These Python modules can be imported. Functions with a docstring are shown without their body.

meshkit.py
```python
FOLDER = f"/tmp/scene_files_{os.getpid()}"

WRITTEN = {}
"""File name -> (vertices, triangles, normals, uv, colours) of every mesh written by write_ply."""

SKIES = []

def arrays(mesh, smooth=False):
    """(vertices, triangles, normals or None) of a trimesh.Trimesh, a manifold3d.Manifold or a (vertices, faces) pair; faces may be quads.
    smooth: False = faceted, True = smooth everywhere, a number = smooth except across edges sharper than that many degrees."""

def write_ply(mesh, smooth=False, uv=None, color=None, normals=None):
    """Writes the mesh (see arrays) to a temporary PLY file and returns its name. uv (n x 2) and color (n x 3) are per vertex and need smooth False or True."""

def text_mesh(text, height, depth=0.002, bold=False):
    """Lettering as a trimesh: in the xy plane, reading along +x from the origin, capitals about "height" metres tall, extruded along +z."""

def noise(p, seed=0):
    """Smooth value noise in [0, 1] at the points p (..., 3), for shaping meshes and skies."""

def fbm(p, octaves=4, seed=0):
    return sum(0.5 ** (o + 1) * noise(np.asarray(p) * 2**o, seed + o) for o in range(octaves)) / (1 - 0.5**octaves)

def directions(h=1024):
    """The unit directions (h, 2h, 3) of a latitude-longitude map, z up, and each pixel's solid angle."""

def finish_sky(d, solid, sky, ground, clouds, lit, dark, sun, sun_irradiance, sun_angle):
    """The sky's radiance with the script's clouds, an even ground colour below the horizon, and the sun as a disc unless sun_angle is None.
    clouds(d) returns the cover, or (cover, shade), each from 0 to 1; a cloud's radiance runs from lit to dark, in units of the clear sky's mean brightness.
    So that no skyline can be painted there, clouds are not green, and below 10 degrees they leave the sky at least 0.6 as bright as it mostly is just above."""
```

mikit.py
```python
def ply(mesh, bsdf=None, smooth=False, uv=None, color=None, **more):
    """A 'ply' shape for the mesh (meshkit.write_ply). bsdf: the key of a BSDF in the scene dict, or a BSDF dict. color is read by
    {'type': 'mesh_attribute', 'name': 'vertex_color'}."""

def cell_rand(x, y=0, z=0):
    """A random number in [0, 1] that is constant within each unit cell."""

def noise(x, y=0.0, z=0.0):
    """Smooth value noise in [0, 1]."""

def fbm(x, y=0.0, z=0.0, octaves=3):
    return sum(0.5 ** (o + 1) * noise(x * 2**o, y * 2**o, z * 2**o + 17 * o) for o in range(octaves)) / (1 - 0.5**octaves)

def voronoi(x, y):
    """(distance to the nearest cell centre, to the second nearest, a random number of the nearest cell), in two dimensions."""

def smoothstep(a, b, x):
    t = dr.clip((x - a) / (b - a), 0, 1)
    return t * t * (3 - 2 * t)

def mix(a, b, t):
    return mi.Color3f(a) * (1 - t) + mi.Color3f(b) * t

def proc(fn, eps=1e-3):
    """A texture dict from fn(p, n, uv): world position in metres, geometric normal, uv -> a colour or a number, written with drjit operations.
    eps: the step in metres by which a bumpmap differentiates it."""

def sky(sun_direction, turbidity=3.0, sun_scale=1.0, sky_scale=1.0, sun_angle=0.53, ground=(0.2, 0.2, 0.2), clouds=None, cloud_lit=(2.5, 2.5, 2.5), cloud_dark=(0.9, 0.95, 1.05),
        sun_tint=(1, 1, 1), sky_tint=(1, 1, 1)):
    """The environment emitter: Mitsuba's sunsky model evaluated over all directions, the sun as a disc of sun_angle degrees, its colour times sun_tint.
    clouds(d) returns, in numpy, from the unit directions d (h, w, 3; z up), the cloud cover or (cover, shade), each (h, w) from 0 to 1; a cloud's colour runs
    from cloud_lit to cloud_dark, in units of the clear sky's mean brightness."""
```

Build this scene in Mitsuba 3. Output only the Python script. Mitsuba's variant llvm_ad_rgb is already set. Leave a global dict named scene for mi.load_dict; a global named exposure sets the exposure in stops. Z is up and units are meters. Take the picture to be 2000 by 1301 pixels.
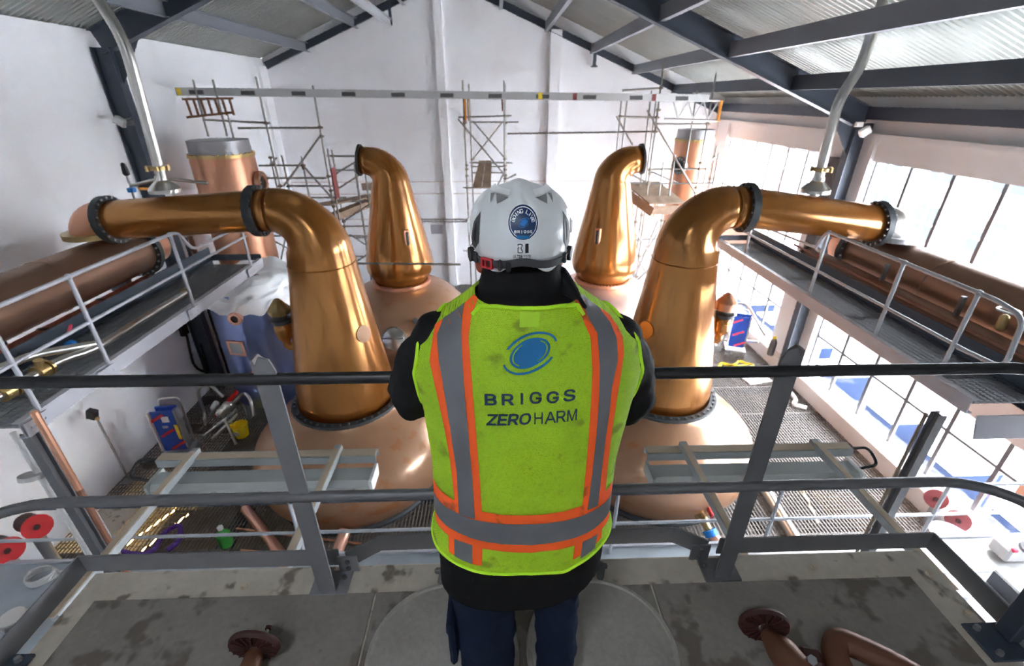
import math, random
import numpy as np, trimesh, mitsuba as mi, drjit as dr
import manifold3d as m3
from shapely.geometry import Polygon, Point, box as sbox
from shapely import affinity
import mikit, meshkit
from mikit import noise, fbm, smoothstep, mix

T = mi.ScalarTransform4f
PI = math.pi
random.seed(7); RNG = np.random.default_rng(7)
scene, labels = {}, {}

# ---------------------------------------------------------------- camera, sky, exposure
PITCH, YAW = math.radians(27.0), math.radians(1.8)
CAM = np.array([0.0, 0.0, 2.02])
FWD = np.array([math.sin(YAW) * math.cos(PITCH), math.cos(YAW) * math.cos(PITCH), -math.sin(PITCH)])
scene['camera'] = {'type': 'thinlens', 'fov': 2 * math.degrees(math.atan(1000 / 900.0)), 'fov_axis': 'x',
                   'aperture_radius': 0.0017, 'focus_distance': 1.02, 'near_clip': 0.05, 'far_clip': 300.0,
                   'to_world': T().look_at(origin=CAM.tolist(), target=(CAM + FWD).tolist(), up=[0, 0, 1])}
scene['sky'] = mikit.sky([0.6, 0.2, 0.75], turbidity=4.0, sun_scale=0.0, sky_scale=1.0, ground=(0.42, 0.42, 0.42),
                         clouds=lambda d: (np.ones(d.shape[:2]), 0.25 + 0.3 * meshkit.fbm(d * 2.5, 3)),
                         cloud_lit=(2.45, 2.62, 2.86), cloud_dark=(1.42, 1.55, 1.74))
exposure = 7.55

# ---------------------------------------------------------------- materials
def rgb(c): return {'type': 'rgb', 'value': [float(x) for x in c]}
def mat(name, c=(0.5, 0.5, 0.5), rough=0.5, metal=0.0, two=True, **k):
    b = {'type': 'principled', 'base_color': rgb(c) if isinstance(c, (tuple, list)) else c, 'roughness': rough, 'metallic': metal, **k}
    scene['mat_' + name] = {'type': 'twosided', 'b': b} if two else b
    return 'mat_' + name
def bumped(name, fn, height, eps=0.002):
    d = scene['mat_' + name]; b = d['b'] if 'b' in d else d
    scene['mat_' + name] = {'type': 'twosided', 'b': {'type': 'bumpmap', 'tex': mikit.proc(fn, eps), 'scale': height, 'bsdf': b}}

def f_copper(p, n, uv):
    a = fbm(p.x * 1.7, p.y * 1.7, p.z * 0.55, 4)
    s = fbm(p.x * 9, p.y * 9, p.z * 1.1, 3)
    c = mix((0.45, 0.195, 0.040), (0.60, 0.275, 0.062), a)
    return mix(c, (0.38, 0.15, 0.04), smoothstep(0.55, 0.8, s) * 0.5)
def f_pot(p, n, uv):
    a = fbm(p.x * 1.4, p.y * 1.4, p.z * 1.4, 4)
    s = fbm(p.x * 5 + 3, p.y * 5, p.z * 5, 4)
    c = mix((0.56, 0.345, 0.20), (0.66, 0.43, 0.275), a)
    return mix(c, (0.60, 0.25, 0.05), smoothstep(0.6, 0.74, s) * 0.5)
def f_pink(p, n, uv):
    a = fbm(p.x * 2, p.y * 2, p.z * 2, 4)
    return mix((0.58, 0.36, 0.30), (0.70, 0.47, 0.40), a)
def f_raw(p, n, uv):
    a = fbm(p.x * 3, p.y * 3, p.z * 1.2, 4)
    return mix((0.52, 0.23, 0.13), (0.78, 0.42, 0.27), a)
def f_cond(p, n, uv):
    a = fbm(p.x * 3, p.y * 1.2, p.z * 3, 4)
    return mix((0.20, 0.115, 0.075), (0.29, 0.17, 0.115), a)
def f_concrete(p, n, uv):
    a = fbm(p.x * 6, p.y * 6, p.z * 6, 4); b = fbm(p.x * 40, p.y * 40, p.z * 40, 3); s = fbm(p.x * 11 + 5, p.y * 11, 3.0, 4)
    c = mix((0.38, 0.335, 0.275), (0.54, 0.485, 0.41), 0.6 * a + 0.4 * b)
    return mix(c, (0.12, 0.09, 0.065), smoothstep(0.60, 0.76, s) * 0.8)
def f_plate(p, n, uv):
    a = fbm(p.x * 5, p.y * 5, 1.0, 4); b = fbm(p.x * 60, p.y * 60, 2.0, 3); s = fbm(p.x * 9 + 2, p.y * 9, 7.0, 4)
    c = mix((0.17, 0.152, 0.133), (0.25, 0.228, 0.20), 0.5 * a + 0.5 * b)
    return mix(c, (0.09, 0.067, 0.05), smoothstep(0.56, 0.70, s) * 0.7)
def f_lid(p, n, uv):
    a = fbm(p.x * 7, p.y * 7, 1.0, 4); b = fbm(p.x * 70, p.y * 70, 2.0, 3)
    return mix((0.24, 0.225, 0.20), (0.42, 0.40, 0.36), 0.55 * a + 0.45 * b)
def f_wall(p, n, uv):
    a = fbm(p.x * 0.8, p.y * 0.8, p.z * 0.5, 3); s = fbm(p.x * 2.2, p.y * 2.2, p.z * 0.7 + 3, 4)
    return mix(mix((0.86, 0.88, 0.91), (0.91, 0.925, 0.95), a), (0.78, 0.78, 0.785), smoothstep(0.58, 0.8, s) * 0.35)
def f_wood(p, n, uv):
    return mix((0.20, 0.135, 0.09), (0.36, 0.26, 0.185), fbm(p.x * 7, p.y * 3, p.z * 7, 4))
def f_jacket(p, n, uv):
    return mix((0.0035, 0.0035, 0.0038), (0.009, 0.0085, 0.0085), fbm(p.x * 30, p.y * 30, p.z * 30, 4))
def f_jeans(p, n, uv):
    w = noise(p.x * 900, p.y * 900, p.z * 500); a = fbm(p.x * 14, p.y * 14, p.z * 5, 4)
    return mix(mix((0.0045, 0.008, 0.018), (0.012, 0.019, 0.040), a), (0.02, 0.03, 0.05), w * 0.25)
def f_mesh(p, n, uv):       # knitted mesh: staggered dark holes in yellow-green cloth, with a few smudges
    u = p.x / 0.0042; v = p.z / 0.0034
    row = dr.floor(v); uu = u + 0.5 * (row - 2 * dr.floor(row / 2))
    fu = uu - dr.floor(uu) - 0.5; fv = v - row - 0.5
    hole = 1 - smoothstep(0.15, 0.28, dr.sqrt(fu * fu + fv * fv))
    big = smoothstep(0.30, 0.75, noise(dr.floor(uu) * 7.3 + 0.5, row * 3.1 + 0.5, 2.0))
    c = mix((0.31, 0.53, 0.010), (0.40, 0.63, 0.016), fbm(p.x * 12, p.y * 12, p.z * 9, 3))
    c = mix(c, (0.045, 0.085, 0.006), hole * (0.35 + 0.6 * big))
    smudge = smoothstep(0.64, 0.80, fbm(p.x * 22 + 4, p.y * 8, p.z * 22, 4))
    return mix(c, (0.05, 0.06, 0.02), smudge * 0.45)
def f_orange(p, n, uv):
    smudge = smoothstep(0.66, 0.8, fbm(p.x * 25, p.y * 10, p.z * 18 + 9, 4))
    return mix((0.95, 0.115, 0.015), (0.25, 0.05, 0.02), smudge * 0.7)
def f_silver(p, n, uv):
    return mix((0.125, 0.128, 0.14), (0.18, 0.184, 0.20), fbm(p.x * 14, p.y * 14, p.z * 10, 4))
def f_roof(p, n, uv):
    return mix((0.29, 0.305, 0.28), (0.38, 0.395, 0.37), fbm(p.x * 1.3, p.y * 4, p.z, 3))
def f_deck(p, n, uv):
    return mix((0.27, 0.31, 0.34), (0.36, 0.40, 0.43), fbm(p.x * 5, p.y * 5, p.z, 3))
P_ = mikit.proc
def lacquered(name, fn, rough, weight, alpha):     # metal under a clear, glossy lacquer
    scene['mat_' + name] = {'type': 'twosided', 'b': {'type': 'blendbsdf', 'weight': weight,
        'a': {'type': 'roughplastic', 'diffuse_reflectance': mikit.proc(fn), 'alpha': alpha, 'int_ior': 1.62, 'distribution': 'ggx', 'nonlinear': True},
        'b': {'type': 'principled', 'base_color': mikit.proc(fn), 'roughness': rough, 'metallic': 0.95}}}
lacquered('copper', f_copper, 0.17, 0.50, 0.05)
lacquered('pot', f_pot, 0.26, 0.30, 0.08)
mat('pink', P_(f_pink), 0.40, 0.75)
mat('raw_copper', P_(f_raw), 0.36, 0.80)
mat('condenser', P_(f_cond), 0.40, 0.75, clearcoat=0.2)
mat('copper_pipe', (0.70, 0.38, 0.28), 0.35, 0.8)
mat('brass', (0.42, 0.30, 0.13), 0.35, 0.85)
mat('gold', (0.55, 0.38, 0.16), 0.35, 0.85)
mat('stainless', (0.60, 0.585, 0.55), 0.26, 0.95)
mat('dull_steel', (0.36, 0.36, 0.37), 0.42, 0.8)
mat('black_ring', (0.035, 0.04, 0.042), 0.55, 0.2)
mat('bolt', (0.11, 0.11, 0.11), 0.45, 0.6)
mat('navy_steel', (0.048, 0.060, 0.080), 0.42, 0.1)
mat('grey_steel', (0.20, 0.215, 0.24), 0.45, 0.1)
mat('rail_black', (0.022, 0.022, 0.023), 0.38, 0.2)
mat('rail_grey', (0.125, 0.126, 0.132), 0.42, 0.15)
mat('post_grey', (0.19, 0.192, 0.202), 0.42, 0.15)
mat('light_rail', (0.42, 0.44, 0.47), 0.40, 0.2)
mat('stringer', (0.40, 0.405, 0.44), 0.45, 0.1)
mat('toe_blue', (0.05, 0.065, 0.085), 0.45, 0.1)
mat('galv', (0.40, 0.43, 0.44), 0.42, 0.5)
mat('dusty', (0.50, 0.41, 0.31), 0.9)
mat('lamp_body', (0.36, 0.38, 0.37), 0.5)
mat('grating', (0.15, 0.133, 0.118), 0.65, 0.2)
mat('walk_grating', (0.22, 0.235, 0.245), 0.5, 0.4)
mat('concrete', P_(f_concrete), 0.85)
mat('plate', P_(f_plate), 0.72)
mat('lid', P_(f_lid), 0.55, 0.25)
mat('wall', P_(f_wall), 0.8)
mat('wall_grey', (0.30, 0.30, 0.30), 0.8)
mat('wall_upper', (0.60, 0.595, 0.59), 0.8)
mat('wall_pink', (0.62, 0.565, 0.53), 0.8)
mat('dark_concrete', (0.10, 0.095, 0.09), 0.9)
mat('deck', P_(f_deck), 0.5, 0.15)
mat('roof', P_(f_roof), 0.42, 0.55)
mat('wood', P_(f_wood), 0.8)
mat('scaffold', (0.27, 0.265, 0.245), 0.38, 0.7)
mat('coupler', (0.20, 0.165, 0.12), 0.5, 0.6)
mat('alu', (0.52, 0.52, 0.51), 0.4, 0.7)
mat('rust', (0.20, 0.085, 0.05), 0.7, 0.1)
mat('iron', (0.045, 0.016, 0.013), 0.6, 0.25)
mat('iron_pipe', (0.13, 0.055, 0.032), 0.5, 0.4)
mat('red', (0.50, 0.02, 0.02), 0.4)
mat('maroon', (0.24, 0.05, 0.05), 0.5)
mat('orange_paint', (0.75, 0.30, 0.03), 0.5)
mat('blue', (0.012, 0.055, 0.34), 0.4)
mat('bright_blue', (0.01, 0.19, 0.60), 0.4)
mat('wrap', (0.24, 0.31, 0.58), 0.15, 0.88, clearcoat=0.6)
mat('plastic_sheet', (0.84, 0.87, 0.89), 0.28, 0.0, clearcoat=0.5)
mat('yellow', (0.72, 0.52, 0.02), 0.4)
mat('purple', (0.10, 0.04, 0.30), 0.6)
mat('pink_strap', (0.80, 0.07, 0.14), 0.6)
mat('green', (0.05, 0.30, 0.05), 0.6)
mat('white', (0.78, 0.78, 0.77), 0.5)
mat('white_paint', (0.82, 0.82, 0.82), 0.45)
mat('black', (0.012, 0.012, 0.013), 0.5)
mat('frame_dark', (0.10, 0.105, 0.115), 0.5)
mat('helmet', (0.68, 0.70, 0.70), 0.28, clearcoat=0.6)
mat('helmet_grey', (0.06, 0.062, 0.066), 0.5)
mat('vent', (0.20, 0.205, 0.205), 0.5)
mat('strap', (0.05, 0.052, 0.055), 0.7)
mat('buckle_red', (0.42, 0.015, 0.02), 0.35)
mat('sticker_navy', (0.012, 0.035, 0.10), 0.4)
mat('sticker_blue', (0.01, 0.15, 0.45), 0.4)
mat('print_blue', (0.004, 0.13, 0.33), 0.6)
mat('print_navy', (0.010, 0.028, 0.075), 0.6)
mat('ink', (0.015, 0.015, 0.016), 0.5)
mat('vest', P_(f_mesh), 0.75)
mat('vest_edge', (0.46, 0.80, 0.02), 0.7)
mat('vest_patch', (0.40, 0.66, 0.02), 0.55)
mat('tape_orange', P_(f_orange), 0.7)
mat('tape_silver', P_(f_silver), 0.38, 0.2)
mat('jacket', P_(f_jacket), 0.75, specular=0.2)
mat('jeans', P_(f_jeans), 0.85, specular=0.15)
mat('skin', (0.46, 0.22, 0.15), 0.55)
mat('skin_red', (0.42, 0.08, 0.04), 0.5)
mat('hair', (0.05, 0.035, 0.025), 0.7)
mat('eye', (0.7, 0.7, 0.7), 0.2)
mat('boot', (0.24, 0.155, 0.085), 0.7)
mat('outside_wall', (0.80, 0.81, 0.82), 0.8)
mat('outside_window', (0.028, 0.034, 0.040), 0.8, specular=0.05)
mat('outside_ground', (0.42, 0.415, 0.41), 0.9)
mat('outside_blue', (0.013, 0.022, 0.050), 0.8, specular=0.05)
scene['mat_pane'] = {'type': 'thindielectric', 'int_ior': 1.5}

# ---------------------------------------------------------------- mesh helpers
V = np.array
def cat(*ms): return trimesh.util.concatenate([m for m in ms if m is not None])
def box(c, s):
    m = trimesh.creation.box(s); m.apply_translation(c); return m
def bx(x0, x1, y0, y1, z0, z1): return box(((x0 + x1) / 2, (y0 + y1) / 2, (z0 + z1) / 2), (abs(x1 - x0), abs(y1 - y0), abs(z1 - z0)))
def to_tm(M):
    q = M.to_mesh(); return trimesh.Trimesh(q.vert_properties[:, :3], q.tri_verts, process=False)
def rbox(c, s, r=0.006):
    s = V(s, float); r = min(r, s.min() / 2.01); b = []
    for k in range(3):
        t = s - 2 * r; t[k] = s[k]; b.append(m3.Manifold.cube(tuple(t), True))
    m = to_tm(m3.Manifold.batch_hull(b)); m.apply_translation(c); return m
def rot(m, deg, axis, about=(0, 0, 0)):
    m = m.copy(); m.apply_transform(trimesh.transformations.rotation_matrix(math.radians(deg), axis, about)); return m
def move(m, t): m = m.copy(); m.apply_translation(t); return m
def frames(p):
    p = np.asarray(p, float); t = np.gradient(p, axis=0); t /= np.linalg.norm(t, axis=1, keepdims=True) + 1e-12
    up = V([0, 0, 1.0]) if abs(t[0, 2]) < 0.9 else V([0, 1.0, 0])
    n = np.cross(t[0], up); n /= np.linalg.norm(n); N = [n]
    for k in range(1, len(p)):
        n = N[-1] - t[k] * np.dot(N[-1], t[k]); n /= np.linalg.norm(n); N.append(n)
    N = V(N); return p, N, np.cross(t, N)
def sweep(pts, r, sides=14, caps=True):
    p, N, B = frames(pts); k = len(p); r = np.broadcast_to(np.asarray(r, float), (k,)); a = np.arange(sides) * 2 * PI / sides
    v = p[:, None] + r[:, None, None] * (np.cos(a)[None, :, None] * N[:, None] + np.sin(a)[None, :, None] * B[:, None])
    v = v.reshape(-1, 3); f = []
    for i in range(k - 1):
        for j in range(sides):
            A, Bq, Cq, D = i * sides + j, i * sides + (j + 1) % sides, (i + 1) * sides + (j + 1) % sides, (i + 1) * sides + j
            f += [[A, Bq, Cq], [A, Cq, D]]
    if caps:
        v = np.vstack([v, p[:1], p[-1:]]); n0 = k * sides
        for j in range(sides):
            f += [[n0, (j + 1) % sides, j], [n0 + 1, (k - 1) * sides + j, (k - 1) * sides + (j + 1) % sides]]
    m = trimesh.Trimesh(v, f, process=False)
    if m.volume < 0: m.invert()
    return m
def tube(p, q, r, sides=10): return sweep([p, q], r, sides)
def bend(pts, rad, n=6):
    pts = [V(p, float) for p in pts]; out = [pts[0]]
    for i in range(1, len(pts) - 1):
        a, b, c = pts[i - 1], pts[i], pts[i + 1]; u = a - b; w = c - b; lu, lw = np.linalg.norm(u), np.linalg.norm(w)
        d = min(rad, lu * 0.49, lw * 0.49); s, e = b + u / lu * d, b + w / lw * d
        for t in np.linspace(0, 1, n + 1): out.append((1 - t) ** 2 * s + 2 * t * (1 - t) * b + t * t * e)
    out.append(pts[-1]); return V(out)
def pipe(pts, r, rad=0.1, sides=12, n=6): return sweep(bend(pts, rad, n), r, sides)
def lathe(prof, n=48, c=(0, 0, 0)):
    prof = V(prof, float); a = np.arange(n) * 2 * PI / n; k = len(prof)
    v = np.stack([prof[:, None, 0] * np.cos(a), prof[:, None, 0] * np.sin(a), np.broadcast_to(prof[:, None, 1], (k, n))], -1).reshape(-1, 3); f = []
    for i in range(k - 1):
        for j in range(n):
            A, B, C, D = i * n + j, i * n + (j + 1) % n, (i + 1) * n + (j + 1) % n, (i + 1) * n + j
            f += [[A, B, C], [A, C, D]]
    m = trimesh.Trimesh(v + V(c, float), f, process=False)
    if m.volume < 0: m.invert()
    return m
def curve(pts, n=40):       # smooth profile through control points
    from scipy.interpolate import PchipInterpolator
    pts = V(pts, float); t = np.r_[0, np.cumsum(np.linalg.norm(np.diff(pts, axis=0), axis=1))]
    q = np.linspace(0, t[-1], n); return np.stack([PchipInterpolator(t, pts[:, 0])(q), PchipInterpolator(t, pts[:, 1])(q)], 1)
def bar(p, q, w, h, up=(0, 0, 1)):    # rectangular bar from p to q, w across, h along up
    p, q = V(p, float), V(q, float); d = q - p; L = np.linalg.norm(d); d /= L
    s = np.cross(d, up); s /= np.linalg.norm(s); u = np.cross(s, d)
    m = trimesh.creation.box((w, L, h)); M = np.eye(4); M[:3, 0], M[:3, 1], M[:3, 2], M[:3, 3] = s, d, u, (p + q) / 2
    m.apply_transform(M); return m
def ibeam(p, q, h, b, tf=0.018, tw=0.012, up=(0, 0, 1)):
    p, q = V(p, float), V(q, float); d = (q - p) / np.linalg.norm(q - p); s = np.cross(d, up); s /= np.linalg.norm(s); u = np.cross(s, d)
    o = u * (h - tf) / 2
    return cat(bar(p, q, tw, h - 2 * tf, up), bar(p + o, q + o, b, tf, up), bar(p - o, q - o, b, tf, up))
def cbeam(p, q, h, b, t=0.008, up=(0, 0, 1), side=1):
    p, q = V(p, float), V(q, float); d = (q - p) / np.linalg.norm(q - p); s = np.cross(d, up); s /= np.linalg.norm(s); u = np.cross(s, d); o = u * (h - t) / 2; k = s * side * b / 2
    return cat(bar(p, q, t, h, up), bar(p + o + k, q + o + k, b, t, up), bar(p - o + k, q - o + k, b, t, up))
def disc(c, axis, r, t, n=32, hole=0.0):
    prof = [(hole, -t / 2), (r, -t / 2), (r, t / 2), (hole, t / 2), (hole, -t / 2)] if hole else [(1e-4, -t / 2), (r, -t / 2), (r, t / 2), (1e-4, t / 2)]
    m = lathe(prof, n); m.apply_transform(trimesh.geometry.align_vectors([0, 0, 1], axis)); m.apply_translation(c); return m
def ring(c, axis, R, r, n=48, s=10):
    a = np.linspace(0, 2 * PI, s, endpoint=False); prof = [(R + r * math.cos(x), r * math.sin(x)) for x in a] + [(R + r, 0)]
    m = lathe(prof, n); m.apply_transform(trimesh.geometry.align_vectors([0, 0, 1], axis)); m.apply_translation(c); return m
def bolts(c, axis, R, n, r=0.02, h=0.04):
    M = trimesh.geometry.align_vectors([0, 0, 1], axis); ms = []
    for k in range(n):
        a = 2 * PI * k / n; b = trimesh.creation.cylinder(r, h, sections=6); b.apply_translation((R * math.cos(a), R * math.sin(a), 0)); ms.append(b)
    m = cat(*ms); m.apply_transform(M); m.apply_translation(c); return m
def chain(js, refine=0.02, smooth=12):     # joints (point, radius) lists -> one smoothed skin
    parts = []
    for js_ in js:
        sp = [m3.Manifold.sphere(r, 20).translate(tuple(float(x) for x in p)) for p, r in js_]
        parts += [m3.Manifold.batch_hull([a, b]) for a, b in zip(sp[:-1], sp[1:])]
    M = m3.Manifold.batch_boolean(parts, m3.OpType.Add); M = M.refine_to_length(refine); m = to_tm(M); m.merge_vertices()
    trimesh.smoothing.filter_taubin(m, iterations=smooth); return m
def polymesh(poly, size=0.01):   # 2-D polygon -> fine triangles (x, y)
    def dens(r):
        r = np.asarray(r.coords)[:-1]; out = []
        for a, b in zip(r, np.roll(r, -1, 0)):
            k = max(1, int(np.linalg.norm(b - a) / size)); out += [a + (b - a) * t for t in np.arange(k) / k]
        return out
    vs, fs, o = [], [], 0
    x0, y0, x1, y1 = poly.bounds
    for i in range(int((x1 - x0) / size) + 1):
        for j in range(int((y1 - y0) / size) + 1):
            c = poly.intersection(sbox(x0 + i * size, y0 + j * size, x0 + (i + 1) * size, y0 + (j + 1) * size))
            for g in getattr(c, 'geoms', [c]):
                if g.geom_type != 'Polygon' or g.area < 1e-10: continue
                v, f = trimesh.creation.triangulate_polygon(g, engine='earcut'); vs.append(v); fs.append(f + o); o += len(v)
    return np.vstack(vs), np.vstack(fs)

# ---------------------------------------------------------------- naming helpers
used = set()
def numbered(k):
    if k not in used: used.add(k); return k
    i = 1
    while f'{k}_{i:03d}' in used: i += 1
    used.add(f'{k}_{i:03d}'); return f'{k}_{i:03d}'
def thing(name, label, category, group=None):
    k = numbered(name); labels[k] = {'label': label, 'category': category}
    if group: labels[k]['group'] = group
    return k
def put(k, mesh, m, smooth=30, **kw): scene[k] = mesh if isinstance(mesh, dict) else mikit.ply(mesh, 'mat_' + m, smooth, **kw); return k
def part(parent, name, mesh, m, smooth=30, label=None, kind=None, **kw):
    k = put(numbered(parent + '__' + name), mesh, m, smooth, **kw)
    if label or kind: labels[k] = {a: b for a, b in (('label', label), ('kind', kind)) if b}
    return k
def solo(name, label, category, mesh, m, smooth=30, group=None, **kw): k = thing(name, label, category, group); return put(k, mesh, m, smooth, **kw)
def struct(name, mesh, m, label, smooth=30):
    k = numbered(name); labels[k] = {'label': label, 'kind': 'structure'}
    return put(k, mesh, m, smooth) if mesh is not None else k

# ---------------------------------------------------------------- the building
FZ, XL, XR, YB, YF = -4.8, -7.65, 8.0, 17.8, -4.0
def roof_z(x): return 5.84 - (0.43 if x < -1.5 else 0.40) * abs(x + 1.5)
struct('floor', bx(XL, XR, YF, YB, -6.9, -6.6), 'dark_concrete', 'dark concrete floor below the open grating')
gp = []
for k in range(16): gp.append(box(((k - 7.5) * 0.0645, 0, -0.008), (0.022, 1.13, 0.016)))
for k in range(12): gp.append(box((0, (k - 5.5) * 0.1, -0.009), (1.02, 0.007, 0.011)))
for s in (-1, 1): gp.append(box((0, s * 0.565, -0.015), (1.02, 0.012, 0.03)))
GP = mikit.ply(cat(*gp), 'mat_grating', False)
POTS = [(-2.86, 7.3), (3.10, 7.3), (-2.66, 12.1), (2.90, 12.1)]
for i in range(15):
    for j in range(12):
        x, y = XL + 0.53 + i * 1.032, 4.86 + j * 1.15
        part('floor', 'grating_panel', {**GP, 'to_world': T().translate([x, y, FZ])}, 'grating')
fr = []
for j in range(13): fr.append(bar((XL, 4.285 + j * 1.15, FZ - 0.14), (XR, 4.285 + j * 1.15, FZ - 0.14), 0.08, 0.2))
for x in (-5.0, -0.2, 4.9): fr.append(ibeam((x, 4.2, FZ - 0.40), (x, YB, FZ - 0.40), 0.3, 0.15))
part('floor', 'support_frame', cat(*fr), 'navy_steel', False)

wl = struct('wall_left', bx(XL - 0.3, XL, YF, YB, -6.9, roof_z(XL) - 0.02), 'wall', 'white painted left wall')
part(wl, 'pilaster', bx(XL, XL + 0.10, YB - 0.55, YB, FZ, 2.95), 'wall', False)
gable = Polygon([(XL, -6.9), (XR, -6.9), (XR, roof_z(XR)), (-1.5, roof_z(-1.5)), (XL, roof_z(XL))])
gm = trimesh.creation.extrude_polygon(gable, 0.3); gm.apply_transform(V([[1, 0, 0, 0], [0, 0, 1, YB], [0, 1, 0, 0], [0, 0, 0, 1.0]])); gm.fix_normals()
wb = struct('wall_back', gm, 'wall', 'white painted gable wall with pilasters', False)
part(wb, 'pilaster', bx(-1.96, -1.68, YB - 0.14, YB, FZ, 5.2), 'wall', False)
part(wb, 'pilaster', bx(1.82, 2.18, YB - 0.22, YB, FZ, 4.0), 'wall', False)
for z in (-0.73, -1.16, -2.1): part(wb, 'joint_strip', bx(XL, XR, YB - 0.012, YB, z - 0.018, z + 0.018), 'wall_pink', False)
struct('wall_front', bx(XL, XR, YF - 0.3, YF, -6.9, 5.9), 'wall', 'white painted wall behind the platform', False)
# right wall: piers, spandrels, sills, two rows of glazing
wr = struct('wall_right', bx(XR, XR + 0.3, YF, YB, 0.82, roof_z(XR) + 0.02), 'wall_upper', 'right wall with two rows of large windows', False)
part(wr, 'spandrel', bx(XR, XR + 0.3, YF, YB, -2.8, -1.75), 'wall_pink', False)
part(wr, 'dado', bx(XR, XR + 0.3, YF, YB, -6.9, -4.42), 'wall_pink', False)
BAYS = [(2.6, 10.15), (11.65, 16.95)]
for a, b in ((YF, 2.6), (10.15, 11.65), (16.95, YB)):
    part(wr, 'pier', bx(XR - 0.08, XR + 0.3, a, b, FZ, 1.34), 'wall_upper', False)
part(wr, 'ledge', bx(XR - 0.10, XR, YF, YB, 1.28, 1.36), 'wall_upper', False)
part(wr, 'kerb', rbox((XR - 0.125, (4.3 + YB) / 2, FZ + 0.19), (0.27, YB - 4.3, 0.42), 0.02), 'wall_pink', False)
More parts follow.
